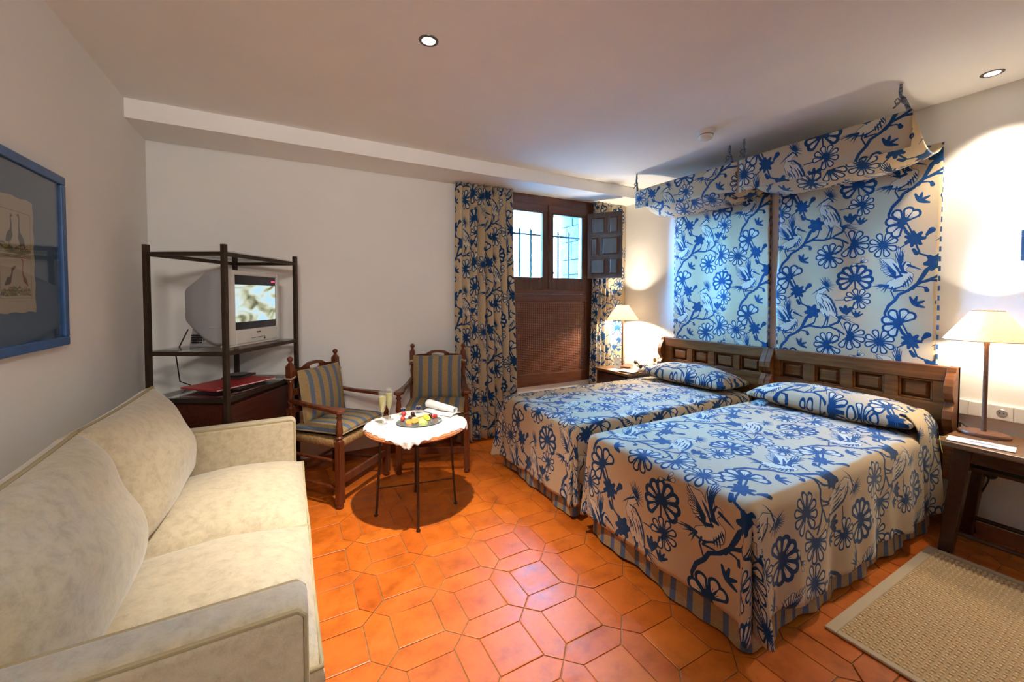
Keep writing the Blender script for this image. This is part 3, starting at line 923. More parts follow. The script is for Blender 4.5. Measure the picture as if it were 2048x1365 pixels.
hanging('heron print hanging on the wall above the headboard beside the right nightstand', .895, 1.795, 1.80, 0, 0.4)
hanging('heron print hanging on the wall above the headboard near the window', 1.865, 2.775, .337 + 2.433, -.012, 2.1)

def canopy(label, y0, y1, uc, vc, zl, zr, ties):
    loc = (3.16, (y0 + y1) / 2, 2.35)
    c = thing('bed_canopy', label, 'canopy', loc, 0, 'half canopies above the beds')
    n = neg(loc)
    W_ = y1 - y0
    def front(a, b):
        y = y1 - W_ * a
        zb = zl + (zr - zl) * a + .006 * math.sin(9 * a)
        return (2.918 + .006 * math.sin(6 * a + 2 * b) * (1 - b), y, zb + (2.352 + .004 * math.sin(5 * a) - zb) * b)
    build('front_valance', MB().grid(front, 40, 10, lambda a, b: (uc - (y1 - W_ * a), vc + (2.13 + .22 * b) - 2.325)), 'print', c, 180, loc=n, solid=.004)
    def sheet(a, b):
        y = y1 - W_ * a
        e = min(a, 1 - a)
        sag = .13 + .075 * min(1, e * 4) ** .7
        return (2.928 + .47 * b, y, 2.345 + (2.262 - 2.345) * b - sag * 4 * b * (1 - b) * (.85 + .3 * b))
    build('sagging_top', MB().grid(sheet, 40, 18, lambda a, b: (uc - (y1 - W_ * a), vc - .22 - .55 * b)), 'print', c, 180, loc=n, solid=.003)
    build('front_rod', MB().tube([(2.930, y0 + .01, 2.338), (2.930, y1 - .01, 2.338)], .007, 8), 'head', c, 60, loc=n)
    for (x, y, dx, dy) in ties:
        m = MB()
        pts = [(x, y, 2.497), (x + .004, y + .004, 2.46), (x - .006, y, 2.43), (x + dx * .5, y + dy * .5, 2.40), (x + dx, y + dy, 2.348)]
        m.tube(pts, [.006, .009, .007, .009, .010], 8)
        t = build('tie', m, 'rope', c, 60, loc=n)
        bow = MB()
        for s in (-1, 1):
            bow.tube([(x, y, 2.405), (x - .006, y + s * .012, 2.422), (x - .010, y + s * .022, 2.408), (x - .008, y + s * .018, 2.392), (x, y, 2.402)], .004, 6)
            bow.tube([(x, y, 2.402), (x - .008, y + s * .014, 2.385), (x - .014, y + s * .026, 2.372)], .004, 6)
        build('bow', bow, 'rope', t, 60)
        build('ceiling_hook', MB().lathe([(.012, 0), (.012, .004), (.004, .006)], 10, (x, y, 2.494)), 'white', t)
    return c

canopy('heron print half canopy hung from ties, above the right nightstand end', .89, 1.835, .337 + 1.463, 2.081, 2.115, 2.145,
       ((2.905, .935, .015, -.03), (2.915, 1.80, .01, .01)))
canopy('heron print half canopy hung from ties, nearer the window', 1.852, 2.856, .337 + 2.468, 2.081, 2.19, 2.125,
       ((2.945, 1.93, -.01, -.03), (2.888, 2.81, .03, .02)))

# ------------------------------------------------------------------ curtains
def curtain(label, fn, cloth_w, u0, v0, na=160, nb=30):
    """fn(a,t): plan point at cloth fraction a, height fraction t (1 top)"""
    z0, z1 = .015, 2.384
    m = MB()
    pts = [fn(k / na, .5) for k in range(na + 1)]
    S = [0.0]
    for p, q in zip(pts[:-1], pts[1:]):
        S.append(S[-1] + math.hypot(p[0] - q[0], p[1] - q[1]))
    def P(a, t):
        x, y = fn(a, t)
        return (x, y, z0 + (z1 - z0) * t)
    m.grid(P, na, nb, lambda a, t: (u0 + S[int(round(a * na))], v0 + (z1 - z0) * t))
    o = build('curtain', m, 'print', None, 180)
    cx = sum(p[0] for p in pts) / len(pts); cy = sum(p[1] for p in pts) / len(pts)
    o.data.transform(Matrix.Translation((-cx, -cy, 0))); o.location = (cx, cy, 0)
    md = o.modifiers.new('thickness', 'SOLIDIFY'); md.thickness = .002; md.offset = 0
    return tag(o, label, 'curtain', 'window curtains')

def left_curtain(a, t):
    spread = 1 + .10 * (1 - t)
    x = 1.625 + (a - .5) * .585 * spread + .02 * (1 - t)
    ph = 2 * math.pi * 8.0 * a
    amp = .026 + .020 * a + .008 * math.sin(9 * a + 4 * t)
    y = 3.475 + amp * math.sin(ph + .8 * math.sin(3 * t)) - .02 * (1 - t)
    return (x + .012 * math.sin(ph * 2 + t) * a, y)

def right_curtain(a, t):
    if a < .55:
        k = a / .55
        x = 2.945 - .07 * (1 - t) ** 1.5 + (.245 + .07 * (1 - t) ** 1.5) * k
        y = 3.475 + .035 * math.sin(2 * math.pi * 4.5 * k) * (1 - .3 * k)
    else:
        k = (a - .55) / .45
        x = 3.19 + .212 * k
        y = 3.475 + .012 * math.sin(7 * k) - .004 * k
    return (x, y)

curtain('heron print curtain gathered behind the armchair, covering the window jamb', left_curtain, 1.2, .15, .05)
curtain('heron print curtain in the corner behind the bedside lamp', right_curtain, .9, .42, .18)

# ------------------------------------------------------------------ sofa
def rounded_slab(w, d, h, r, n=4):
    """soft box: w x d footprint centred, height h, all top edges rounded"""
    m = MB()
    rings = [(0, 0.0), (0, h - r)]
    for k in range(1, n + 1):
        a = R(90 * k / n)
        rings.append((r * (1 - math.cos(a)), h - r + r * math.sin(a)))
    v, L = [], None
    for ins, z in rings:
        lp = rrect(w - 2 * ins, d - 2 * ins, max(r - ins * .6, .008), 4)
        L = len(lp)
        v += [(x, y, z) for x, y in lp]
    f = [tuple(range(L))[::-1], tuple((len(rings) - 1) * L + k for k in range(L))]
    for i in range(len(rings) - 1):
        f += [(i * L + k, i * L + (k + 1) % L, (i + 1) * L + (k + 1) % L, (i + 1) * L + k) for k in range(L)]
    return m.add(v, f)

def sofa():
    y0, y1 = .995, 2.68
    s = thing('sofa', 'cream chenille two seat sofa against the wall under the blue picture', 'sofa', (-.38, (y0 + y1) / 2, 0))
    n = neg(s.location)
    def at(x, y, z=0.0):
        return (x + n[0], y + n[1], z)
    build('base', MB().box(-.76, .036, y0 + .122, y1 - .083, .045, .305), 'sofa', s, bevel=.012, loc=n)
    for x in (-.70, -.04):
        for y in (y0 + .07, y1 - .07):
            build('foot', MB().lathe([(.02, 0), (.028, .07)], 12, (x, y, 0)), 'darkstand', s, 60, loc=n)
    b = build('back', rounded_slab(.15, y1 - y0 - .02, .70, .035), 'sofa', s, 60, loc=at(-.718, (y0 + y1) / 2, .07))
    build('piping', MB().tube([(.060, -(y1 - y0) / 2 + .02, .672), (.060, (y1 - y0) / 2 - .02, .672)], .006, 6), 'piping', b, 60)
    for yy, th in ((y0 + .062, .124), (y1 - .042, .085)):
        a = build('arm', rounded_slab(.82, th, .590, .026), 'sofa', s, 60, loc=at(-.378, yy, .07))
        for sg in (-1, 1):
            q = th / 2 - .0076
            m = MB().tube([(-.40, sg * q, .5825), (.388, sg * q, .5825), (.4025, sg * q, .568), (.4025, sg * q, .30), (.4025, sg * q, .02)], .006, 6)
            build('piping', m, 'piping', a, 60)
    for yy, w, sd in ((1.489, .737, 1), (2.228, .737, 2)):
        m, seam = pillow(.665, w - .004, .285, .065, 30, .012, 1.0, 1, .008, sd)
        for i, (x, y, z) in enumerate(m.v):
            pass
        c = build('seat_cushion', m, 'sofa', s, 180, loc=at(-.268, yy, .30 + .072))
        for zz in (.0325, -.0325):
            build('piping', MB().tube([(x, y, zz) for x, y in seam], .0065, 6, True), 'piping', c, 60)
    for yy, w, sd, rz in ((1.485, .80, 3, 1.5), (2.245, .78, 4, -2)):
        m, seam = pillow(.465, w, .285, .05, 28, .035, 1.2, 1, .014, sd)
        c = build('back_cushion', m, 'sofa', s, 180, loc=at(-.555, yy, .672), rot=(0, R(-110), R(rz)))
        build('piping', MB().tube([(x, y, -.025) for x, y in seam], .007, 6, True), 'piping', c, 60)

sofa()

# ------------------------------------------------------------------ television corner
TF, TD, TN = Vector((-.30, 2.71, 0)), Vector((.5102, .8601, 0)), Vector((-.8601, .5102, 0))
TW, TDEP = .686, .438
ANG = math.atan2(TD.y, TD.x)

def tv_corner():
    s = thing('display_stand', 'tall dark iron stand with glass shelves in the corner', 'shelf stand', TF, ANG)
    H = 1.637
    for x in (0, TW):
        for y in (0, TDEP):
            build('post', MB().box(x - .0125, x + .0125, y - .0125, y + .0125, 0, H), 'iron', s, bevel=.002)
    for z in (1.585, 1.035, .775):
        for (a, b, c, d) in ((.0125, TW - .0125, -.009, .009), (.0125, TW - .0125, TDEP - .009, TDEP + .009), (-.009, .009, .0125, TDEP - .0125), (TW - .009, TW + .009, .0125, TDEP - .0125)):
            build('rail', MB().box(a, b, c, d, z - .011, z + .011), 'iron', s, bevel=.001)
        build('glass_shelf', MB().box(.002, TW - .002, -.004, TDEP + .004, z + .0115, z + .0185), 'glass', s)
    c = thing('minibar_cabinet', 'dark mahogany minibar cabinet inside the iron stand', 'cabinet', TF, ANG)
    build('body', MB().box(.03, TW - .03, .035, TDEP - .02, 0, .755), 'cabinet', c, bevel=.004)
    d = build('door', MB().box(.05, TW - .05, .015, .034, .04, .735), 'cabinet', c, bevel=.004)
    build('handle', MB().tube([(.10, -.004, .42), (.10, -.012, .44), (.10, -.012, .52), (.10, -.004, .54)], .004, 8), 'silver', d, 60)
    build('hinge', MB().box(TW - .055, TW - .048, .008, .02, .60, .65), 'brass', d)
    # television
    t = thing('television', 'silver grey tube television with its picture on, on the middle shelf', 'television', TF + Vector((0, 0, 1.0545)), ANG)
    x0, x1, z0, z1, yf = .088, .578, 0.012, .452, .05
    cx, cz = (x0 + x1) / 2, (z0 + z1) / 2
    w, h = x1 - x0, z1 - z0
    def loft(secs):
        m = MB(); L = None; v = []
        for (yy, ww, hh, oz, r) in secs:
            lp = rrect(ww, hh, r, 5)
            L = len(lp)
            v += [(cx + a, yy, cz + oz + b) for a, b in lp]
        f = [tuple(range(L)), tuple((len(secs) - 1) * L + k for k in range(L))[::-1]]
        for i in range(len(secs) - 1):
            f += [(i * L + k, (i + 1) * L + k, (i + 1) * L + (k + 1) % L, i * L + (k + 1) % L) for k in range(L)]
        return m.add(v, f)
    build('case', loft([(yf + .03, w - .004, h - .004, 0, .022), (yf + .09, w - .012, h - .006, 0, .025), (yf + .16, w - .05, h - .036, .004, .03), (yf + .235, w - .105, h - .12, .004, .03), (yf + .31, w - .15, h - .225, .012, .025), (yf + .322, w - .17, h - .25, .012, .02)]), 'tvbody', t, 40)
    fr = MB()
    sx0, sx1, sz0, sz1 = .152, .550, .098, .424
    fr.box(x0, sx0, yf, yf + .032, z0, z1).box(sx1, x1, yf, yf + .032, z0, z1).box(sx0, sx1, yf, yf + .032, z0, sz0).box(sx0, sx1, yf, yf + .032, sz1, z1)
    build('front_frame', fr, 'tvfront', t, bevel=.006)
    def scr(a, b):
        return (sx0 + (sx1 - sx0) * a, yf + .012 - .006 * (1 - (2 * a - 1) ** 2) * (1 - (2 * b - 1) ** 2), sz0 + (sz1 - sz0) * b)
    g = build('tube_face', MB().grid(scr, 12, 10), 'tvdark', t, 180)
    def pic(a, b):
        x, y, z = scr(.012 + .976 * a, .14 + .69 * b)
        return (x, y - .0015, z)
    build('picture', MB().grid(pic, 12, 10), 'screen', g, 180)
    build('channel_mark', MB().box(sx1 - .05, sx1 - .012, yf + .0068, yf + .0075, sz1 - .034, sz1 - .024), emit('red_mark', (0.8, .05, .12), 1.0), g)
    build('maker_badge', MB().box(.335, .375, yf - .001, yf, .070, .078), 'iron', t)
    build('control_flap', MB().box(.285, .42, yf - .002, yf, .040, .0425).ball((.41, yf, .030), .006, 8, 6), 'iron', t)
    v = MB()
    for i in range(7):
        for j in range(4):
            v.box(.146, .162, yf + .15 + i * .018, yf + .16 + i * .018, .022 + j * .014, .031 + j * .014)
    build('rear_foot', MB().hexa([(x0 + .05, yf + .06, 0), (x1 - .05, yf + .06, 0), (x1 - .08, yf + .30, 0), (x0 + .08, yf + .30, 0)],
                                [(x0 + .02, yf + .04, .06), (x1 - .02, yf + .04, .06), (x1 - .10, yf + .29, .12), (x0 + .10, yf + .29, .12)]), 'tvbody', t, bevel=.004)
    vt = build('vent', v, 'black', t); vt['kind'] = 'stuff'
    for zz in (.345, .115):
        build('case_ridge', MB().box(x0 + .003, x0 + .012, yf + .035, yf + .115, zz, zz + .006), 'tvbody', t, bevel=.002)
    pl = MB().box(x0 + .0, x1 - .0, yf + .004, yf + .05, 0, .014)
    build('plinth', pl, 'tvfront', t, bevel=.004)
    build('power_cord', MB().tube([(.20, yf + .33, .10), (.17, yf + .36, .0), (.19, TDEP + .012, -.06), (.22, TDEP + .018, -.22), (.30, TDEP + .02, -.2595)], .0035, 6), 'black', t, 60)
    zs = .775 + .0192
    def on(name, label, cat, mb, mat, x, y, dz, rz, **k):
        o = build(name, mb, mat, None, loc=TF + TD * x + TN * y + Vector((0, 0, zs + dz)), rot=(0, 0, ANG + rz), **k)
        return tag(o, label, cat)
    on('binder', 'flat black binder lying under the red folder on the low glass shelf', 'binder', MB().box(-.17, .17, -.12, .12, 0, .012), 'darkbook', .33, .20, 0, R(8), bevel=.002)
    f = on('folder', 'glossy red folder lying on the low glass shelf of the stand', 'folder', MB().box(-.20, .20, -.14, .14, 0, .010), 'red', .30, .20, .0125, R(-14), bevel=.001)
    build('page_edge', MB().box(-.198, .2005, -.1405, .138, .003, .0065), 'paper', f)
    on('book', 'small black book on the red folder below the television', 'book', MB().box(-.09, .09, -.06, .06, 0, .012), 'darkbook', .46, .26, .023, R(6), bevel=.002)
    on('ashtray', 'round pale metal dish on the small black book', 'dish', MB().lathe([(.001, .0), (.05, 0), (.062, .010), (.058, .0105), (.046, .004), (.001, .004)], 24), 'silver', .45, .26, .0355, 0, smooth=50)

tv_corner()

# ------------------------------------------------------------------ armchairs
def turned(m, x, y, z0, z1, r, beads):
    """turned spindle from z0 to z1; beads: list of (fraction, radius factor)"""
    prof = [(r * k, z0 + (z1 - z0) * t) for t, k in beads]
    return m.lathe(prof, 14, (x, y, 0))

def armchair(label, loc, rz, group):
    c = thing('armchair', label, 'armchair', (*loc, 0), rz, group)
    wf, wb, yf, yb = .255, .215, -.215, .205
    BE = [(0, 1), (.04, 1.0), (.08, .62), (.14, 1.15), (.2, .62), (.3, 1.1), (.6, .85), (.78, .62), (.84, 1.1), (.9, .6), (1, 1)]
    for s in (-1, 1):
        m = MB().box(s * wf - .021, s * wf + .021, yf - .021, yf + .021, .03, .43)
        m.lathe([(.012, 0), (.024, .012), (.021, .03)], 12, (s * wf, yf, 0))
        turned(m, s * wf, yf, .43, .612, .021, BE)
        build('front_leg', m, 'chair', c, 40, bevel=.002)
        m = MB().box(s * wb - .02, s * wb + .02, yb - .02, yb + .02, 0, .60)
        turned(m, s * wb, yb, .60, .80, .021, [(0, 1), (.08, .6), (.2, 1.1), (.35, .6), (.6, .95), (.8, .6), (.9, 1.1), (1, .8)])
        m.box(s * wb - .021, s * wb + .021, yb - .021, yb + .021, .80, .885)
        m.hexa([(s * wb - .021, yb - .021, .885), (s * wb + .021, yb - .021, .885), (s * wb + .021, yb + .021, .885), (s * wb - .021, yb + .021, .885)],
               [(s * wb - .009, yb - .009, .905), (s * wb + .009, yb - .009, .905), (s * wb + .009, yb + .009, .905), (s * wb - .009, yb + .009, .905)])
        m.lathe([(.009, .90), (.013, .907), (.008, .912), (.017, .922), (.020, .932), (.016, .943), (.004, .950)], 12, (s * wb, yb, 0))
        build('back_post', m, 'chair', c, 40, bevel=.002)
        # arm: flat, wider and rounded at the front
        pl = [(-.018, .42), (.018, .42), (.017, .25), (.022, .10), (.036, .02), (.036, -.015), (.020, -.035), (-.020, -.035), (-.036, -.015), (-.036, .02), (-.022, .10), (-.017, .25)]
        def amap(px, py, dz):
            t = (py + .035) / .455
            return (s * (wf + (wb - wf) * max(0, t)) + px, yf + py, .612 + .03 * max(0, t) ** 2 + dz)
        build('arm', MB().hexa([amap(a, b, 0) for a, b in pl][::-1], [amap(a, b, .024) for a, b in pl][::-1]), 'chair', c, bevel=.005)
        for z in (.13, .30):
            build('side_stretcher', MB().tube([(s * wf, yf + .02, z), (s * wb, yb - .02, z)], .011, 8), 'chair', c, 60)
    build('front_stretcher', MB().box(-wf + .02, wf - .02, yf - .010, yf + .010, .15, .20), 'chair', c, bevel=.003)
    build('back_stretcher', MB().tube([(-wb + .02, yb, .18), (wb - .02, yb, .18)], .011, 8), 'chair', c, 60)
    for z in (.56, .68):
        build('back_slat', MB().box(-wb + .02, wb - .02, yb - .008, yb + .008, z, z + .045), 'chair', c, bevel=.003)
    # crest rail with a handle hole: outline minus an oval, built as a ring
    N = 64
    out, inn = [], []
    for k in range(N):
        a = 2 * math.pi * k / N
        ca, sa = math.cos(a), math.sin(a)
        inn.append((.055 * ca, .852 + .013 * sa + (.006 if sa > 0 else 0)))
        X = .195 * (abs(ca) ** .8) * (1 if ca > 0 else -1)
        if sa >= 0:
            Zt = .842 + .050 * math.exp(-(abs(X) / .105) ** 3.5) + .014 * math.exp(-((abs(X) - .17) / .035) ** 2)
        else:
            Zt = .800
        out.append((X, Zt if abs(sa) > .2 else (.80 + .045 * (sa + .2) / .4)))
    v = []
    for y in (yb - .011, yb + .011):
        v += [(x, y, z) for x, z in out] + [(x, y, z) for x, z in inn]
    f = []
    for k in range(N):
        j = (k + 1) % N
        f += [(k, j, N + j, N + k), (2 * N + j, 2 * N + k, 3 * N + k, 3 * N + j), (j, k, 2 * N + k, 2 * N + j), (N + k, N + j, 3 * N + j, 3 * N + k)]
    build('crest_rail', MB().add(v, f), 'chair', c)
    # woven rush seat
    def seat(a, b):
        y = yf + (yb - yf) * b
        hw = wf + (wb - wf) * b
        X = 2 * a - 1
        q = max(abs(X), abs(2 * b - 1))
        return (hw * X, y, .435 - .02 * (1 - q) + .0025 * math.sin(150 * (X * hw if abs(X) < abs(2 * b - 1) else y)))
    m = MB().grid(seat, 40, 40)
    def rim(a, b):
        lp = [(-wf, yf), (wf, yf), (wb, yb), (-wb, yb)]
        k = a * 4
        i = int(min(k, 3.999)); t = k - i
        p, q = lp[i], lp[(i + 1) % 4]
        an = R(-90 + 180 * b)
        o = .012 * math.cos(an) + .002 * math.sin(a * 500)
        x, y = p[0] + (q[0] - p[0]) * t, p[1] + (q[1] - p[1]) * t
        L = math.hypot(x, y)
        return (x + x / L * o, y + y / L * o, .410 + .025 * math.sin(an))
    m.grid(rim, 160, 5)
    build('rush_seat', m, 'rush', c, 60)
    # tied cushions
    m, seam = pillow(.46, .40, .075, .02, 20, .02, 1.8, 1, .002, 2)
    m.uv = [(u + .02, w) for u, w in m.uv]
    k = build('seat_cushion', m, 'stripe', c, 180, loc=(0, -.015, .475))
    build('piping', MB().tube([(x, y, -.008) for x, y in seam], .005, 6, True), 'piping', k, 60)
    m, seam = pillow(.40, .355, .095, .012, 20, .025, 1.3, 1, .002, 5)
    m.uv = [(u + .035, w) for u, w in m.uv]
    k = build('back_cushion', m, 'stripe', c, 180, loc=(0, yb - .072, .675), rot=(R(82), 0, 0))
    build('piping', MB().tube([(x, y, 0) for x, y in seam], .0045, 6, True), 'piping', k, 60)
    for s in (-1, 1):
        build('tie', MB().tube([(s * .185, .16, -.055), (s * (wb - .015), .14, -.03), (s * (wb + .024), .13, -.025), (s * (wb + .02), .14, .015 - .10), (s * (wb - .02), .145, -.085)], .007, 6), 'cord', k, 60)
    return c

armchair('wooden armchair with striped cushions beside the television stand', (.307, 3.100), R(44.6), 'striped armchairs')
armchair('wooden armchair with striped cushions in front of the curtain', (1.045, 3.180), R(-24), 'striped armchairs')

# ------------------------------------------------------------------ round table and what is on it
TC = Vector((.70, 2.515, 0))
TZ = .55
def table():
    t = thing('round_table', 'small round wooden table on thin iron legs', 'table', TC)
    build('table_top', MB().lathe([(.285, TZ - .024), (.302, TZ - .022), (.310, TZ - .012), (.308, TZ - .003), (.300, TZ), (.001, TZ)], 56), 'tablewood', t, 40)
    build('rim_moulding', MB().tube([(.309 * math.cos(a), .309 * math.sin(a), TZ - .012) for a in [2 * math.pi * k / 56 for k in range(56)]], .004, 6, True), 'tablewood', t, 60)
    for a in (256, 349, 76, 169):
        c, s = math.cos(R(a)), math.sin(R(a))
        m = MB().tube([(.215 * c, .215 * s, TZ - .022), (.225 * c, .225 * s, .30), (.245 * c, .245 * s, .012)], .0075, 10)
        m.lathe([(.010, 0), (.013, .005), (.008, .014)], 12, (.246 * c, .246 * s, 0))
        build('leg', m, 'iron', t, 60)
    build('top_ring', MB().tube([(.216 * math.cos(a), .216 * math.sin(a), TZ - .032) for a in [2 * math.pi * k / 40 for k in range(40)]], .007, 6, True), 'iron', t, 60)
    build('stretcher', MB().tube([(.233 * math.cos(R(169)), .233 * math.sin(R(169)), .17), (.233 * math.cos(R(349)), .233 * math.sin(R(349)), .17)], .004, 6), 'iron', t, 60)
    # lace cloth: a square with scalloped edges, corners falling over the rim
    side = .575
    def cl(a, b):
        X, Y = 2 * a - 1, 2 * b - 1
        q = max(abs(X), abs(Y))
        k = 1 + .022 * q ** 8 * math.sin(26 * (X if abs(Y) > abs(X) else Y))
        k *= 1 - .13 * (X * Y) ** 2
        x, y = side / 2 * X * k, side / 2 * Y * k
        r = math.hypot(x, y)
        z = TZ + .0025 + .0015 * math.sin(30 * x + 3) * math.sin(26 * y)
        if r > .306:
            d = r - .306
            z = TZ + .002 - d * .97
            rr = .3145 + .03 * d + .006 * math.sin(40 * math.atan2(y, x)) * min(1, d / .03)
            x, y = x / r * rr, y / r * rr
        return (x, y, z)
    o = build('tablecloth', MB().grid(cl, 60, 60), 'lace', None, 180, loc=TC, rot=(0, 0, R(20)), solid=.0015)
    tag(o, 'white lace cloth with scalloped edge on the round table', 'tablecloth')

    zt = TZ + .0055
    fz = lambda x, y, d=0.0: Vector((x, y, zt + d))
    def flute(loc, label):
        f = thing('champagne_flute', label, 'glass', loc, 0, 'champagne flutes')
        build('foot', MB().lathe([(.030, 0), (.030, .0015), (.010, .004), (.004, .012)], 24), 'crystal', f, 50)
        build('stem', MB().lathe([(.004, .012), (.0032, .05), (.006, .068)], 12), 'crystal', f, 50)
        build('bowl', MB().lathe([(.004, .066), (.014, .085), (.021, .115), (.0245, .155), (.0235, .205)], 24, cap=False), 'crystal', f, 180)
        build('wine', MB().lathe([(.002, .070), (.0125, .086), (.0195, .115), (.0228, .150), (.0230, .170), (.001, .1705)], 24), 'wine', f, 50)
    flute(fz(.510, 2.600), 'champagne flute nearer the sofa, filled with pale sparkling wine')
    flute(fz(.565, 2.668), 'champagne flute nearer the armchairs, filled with pale sparkling wine')
    pc = Vector((.722, 2.525, 0))
    tag(build('platter', MB().lathe([(.001, 0), (.12, 0), (.135, .006), (.132, .008), (.118, .003), (.001, .003)], 48, (0, 0, 0), 1.06, .82), 'mirror', None, 50, loc=fz(pc.x, pc.y), rot=(0, 0, R(-12))), 'oval mirrored glass platter of fruit and chocolates', 'plate')
    def item(name, label, cat, mb, mat, x, y, d=.0035, rot=(0, 0, 0), group=None, sm=60):
        return tag(build(name, mb, mat, None, sm, loc=fz(x, y, d), rot=rot), label, cat, group)
    def berry(x, y, d, rot, label):
        b = item('strawberry', label, 'strawberry', MB().lathe([(.002, -.001), (.008, .002), (.014, .013), (.015, .021), (.010, .030), (.002, .033)], 14), 'strawb', x, y, d, rot, 'strawberries on the platter')
        return b
    berry(.628, 2.575, .004, (R(8), 0, 0), 'whole strawberry lying lowest at the wine glass end of the platter')
    berry(.640, 2.600, .026, (R(-15), R(8), 0), 'whole strawberry perched on another at the wine glass end')
    for k, (x, y, d) in enumerate(((.682, 2.592, 0), (.708, 2.602, 0), (.694, 2.575, 0), (.698, 2.592, .022))):
        item('chocolate_truffle', ('dark truffle in the pile, beside the whole strawberries', 'dark truffle in the pile, on the side of the wrapped sweets', 'dark truffle in the pile, beside the wafers', 'dark truffle on top of the pile')[k], 'chocolate',
             MB().ball((0, 0, .0135), .0135, 14, 8), 'choc', x, y, .0035 + d, group='truffles piled on the platter')
    item('chocolate_truffle', 'single dark truffle beside the sliced red strawberry', 'chocolate', MB().ball((0, 0, .0125), .0125, 14, 8), 'choc', .812, 2.578, .0035)
    for k, (x, y, rz) in enumerate(((.662, 2.528, 20), (.690, 2.515, 5))):
        item('orange_slice', ('thin orange slice nearest the lower strawberry', 'thin orange slice between the other slice and the kiwi')[k], 'orange', MB().lathe([(.001, 0), (.026, 0), (.027, .003), (.026, .006), (.001, .006)], 20), 'orange', x, y, .006 + .006 * k, (R(14), R(-10), R(rz)), 'orange slices', 40)
    for k, (x, y, d) in enumerate(((.733, 2.500, .004), (.752, 2.515, .012), (.768, 2.520, .020))):
        item('kiwi_slice', ('lowest green kiwi slice, next to the orange slices', 'middle green kiwi slice, leaning between the other two', 'topmost green kiwi slice, next to the cut strawberry')[k], 'kiwi', MB().lathe([(.001, 0), (.022, 0), (.023, .003), (.022, .006), (.001, .006)], 20), 'kiwi', x, y, d, (R(38), R(-12), R(20 * k)), 'kiwi slices', 40)
    for k in range(3):
        item('wafer_stick', ('cream wafer stick beside the kiwi slices', 'cream wafer stick between the other two wafers', 'cream wafer stick lying highest, beside the truffles')[k], 'wafer', MB().tube([(-.065, 0, .006), (.065, 0, .006)], .006, 10), 'cream', .735 + .004 * k, 2.548 + .013 * k, .0045 + .010 * (k == 2), (0, 0, R(12 + 4 * k)), 'wafer sticks')
    item('sliced_strawberry', 'red strawberry cut into a fan at the napkin end of the platter', 'strawberry', MB().ball((-.012, 0, .012), .013, 12, 8, (1, .6, 1)).ball((0, 0, .013), .014, 12, 8, (1, .6, 1)).ball((.013, 0, .011), .012, 12, 8, (1, .6, 1)), 'strawb', .828, 2.545, .0045, (0, 0, R(25)))
    def sweet(x, y, label):
        s = thing('wrapped_sweet', label, 'sweet', fz(x, y), 0, 'blue wrapped sweets')
        build('clear_wrapper', MB().lathe([(.030, 0), (.022, .008), (.012, .018), (.015, .026)], 16), 'glass', s, 60)
        build('foil', MB().ball((0, 0, .030), .0155, 14, 8, (1, 1, .85)), 'navy', s, 60)
        m = MB()
        for k in range(7):
            a = 2 * math.pi * k / 7
            m.tube([(0, 0, .040), (.010 * math.cos(a), .010 * math.sin(a), .046), (.018 * math.cos(a), .018 * math.sin(a), .042)], [.003, .003, .001], 6)
        build('foil_frill', m, 'silver', s, 60)
    sweet(.672, 2.735, 'navy foil sweet on the lace cloth beside the truffles')
    sweet(.775, 2.735, 'navy foil sweet on the lace cloth beside the napkin')
    # folded napkin
    n = thing('napkin', 'folded white linen napkin at the back of the round table', 'napkin', fz(.915, 2.655), R(-62))
    def fold(a, b):
        return (-.125 + .25 * a, -.055 + .11 * b, .004 + .010 * math.sin(math.pi * b) + .004 * math.sin(9 * a))
    build('lower_fold', MB().grid(fold, 16, 8), 'napkin', n, 180, solid=.004)
    def roll(a, b):
        an = 2 * math.pi * b * 1.15
        r = (.026 - .006 * b) * (.75 + .35 * (1 - a))
        return (-.13 + .25 * a, .004 + r * math.cos(an) * 1.25, .034 + .012 * (1 - a) + r * math.sin(an))
    build('rolled_fold', MB().grid(roll, 16, 26), 'napkin', n, 180, solid=.002)

table()

# ------------------------------------------------------------------ nightstands, lamps and what lies on them
def table_lamp(label, loc, power, cord=None):
    l = thing('table_lamp', label, 'lamp', loc, 0, 'bedside lamps')
    build('base', MB().lathe([(.085, 0), (.086, .012), (.080, .020), (.02, .024), (.001, .024)], 32, (0, 0, 0), .85, 1.15), 'lampfoot', l, 40)
    build('stem', MB().lathe([(.011, .022), (.0095, .06), (.0095, .48), (.013, .49), (.013, .505), (.008, .515)], 14), 'lampfoot', l, 40)
    build('socket', MB().lathe([(.013, .515), (.014, .555), (.006, .56)], 12), 'brass', l, 40)
    sh = build('shade', MB().lathe([(.165, .512), (.164, .516), (.062, .668), (.061, .672)], 40, cap=False), 'shade', l, 40, solid=.0015)
    build('shade_ring', MB().tube([(.062 * math.cos(a), .062 * math.sin(a), .670) for a in [2 * math.pi * k / 24 for k in range(24)]], .002, 6, True)
          .tube([(.062, 0, .670), (-.062, 0, .670)], .0015, 6).tube([(0, .062, .670), (0, -.062, .670)], .0015, 6), 'brass', sh, 60)
    build('shade_hem', MB().tube([(.165 * math.cos(a), .165 * math.sin(a), .513) for a in [2 * math.pi * k / 40 for k in range(40)]], .002, 6, True), 'brass', sh, 60)
    bulb = build('bulb', MB().ball((0, 0, .585), .024, 14, 10), emit('warm_bulb', (1.0, .84, .62), 25.0), l, 60)
    lamp_point('bulb_light', (0, 0, .585), power, (1.0, .84, .63), .03, l)
    if cord:
        build('cord', MB().tube(cord, .0032, 6), 'black', l, 60)
    return l

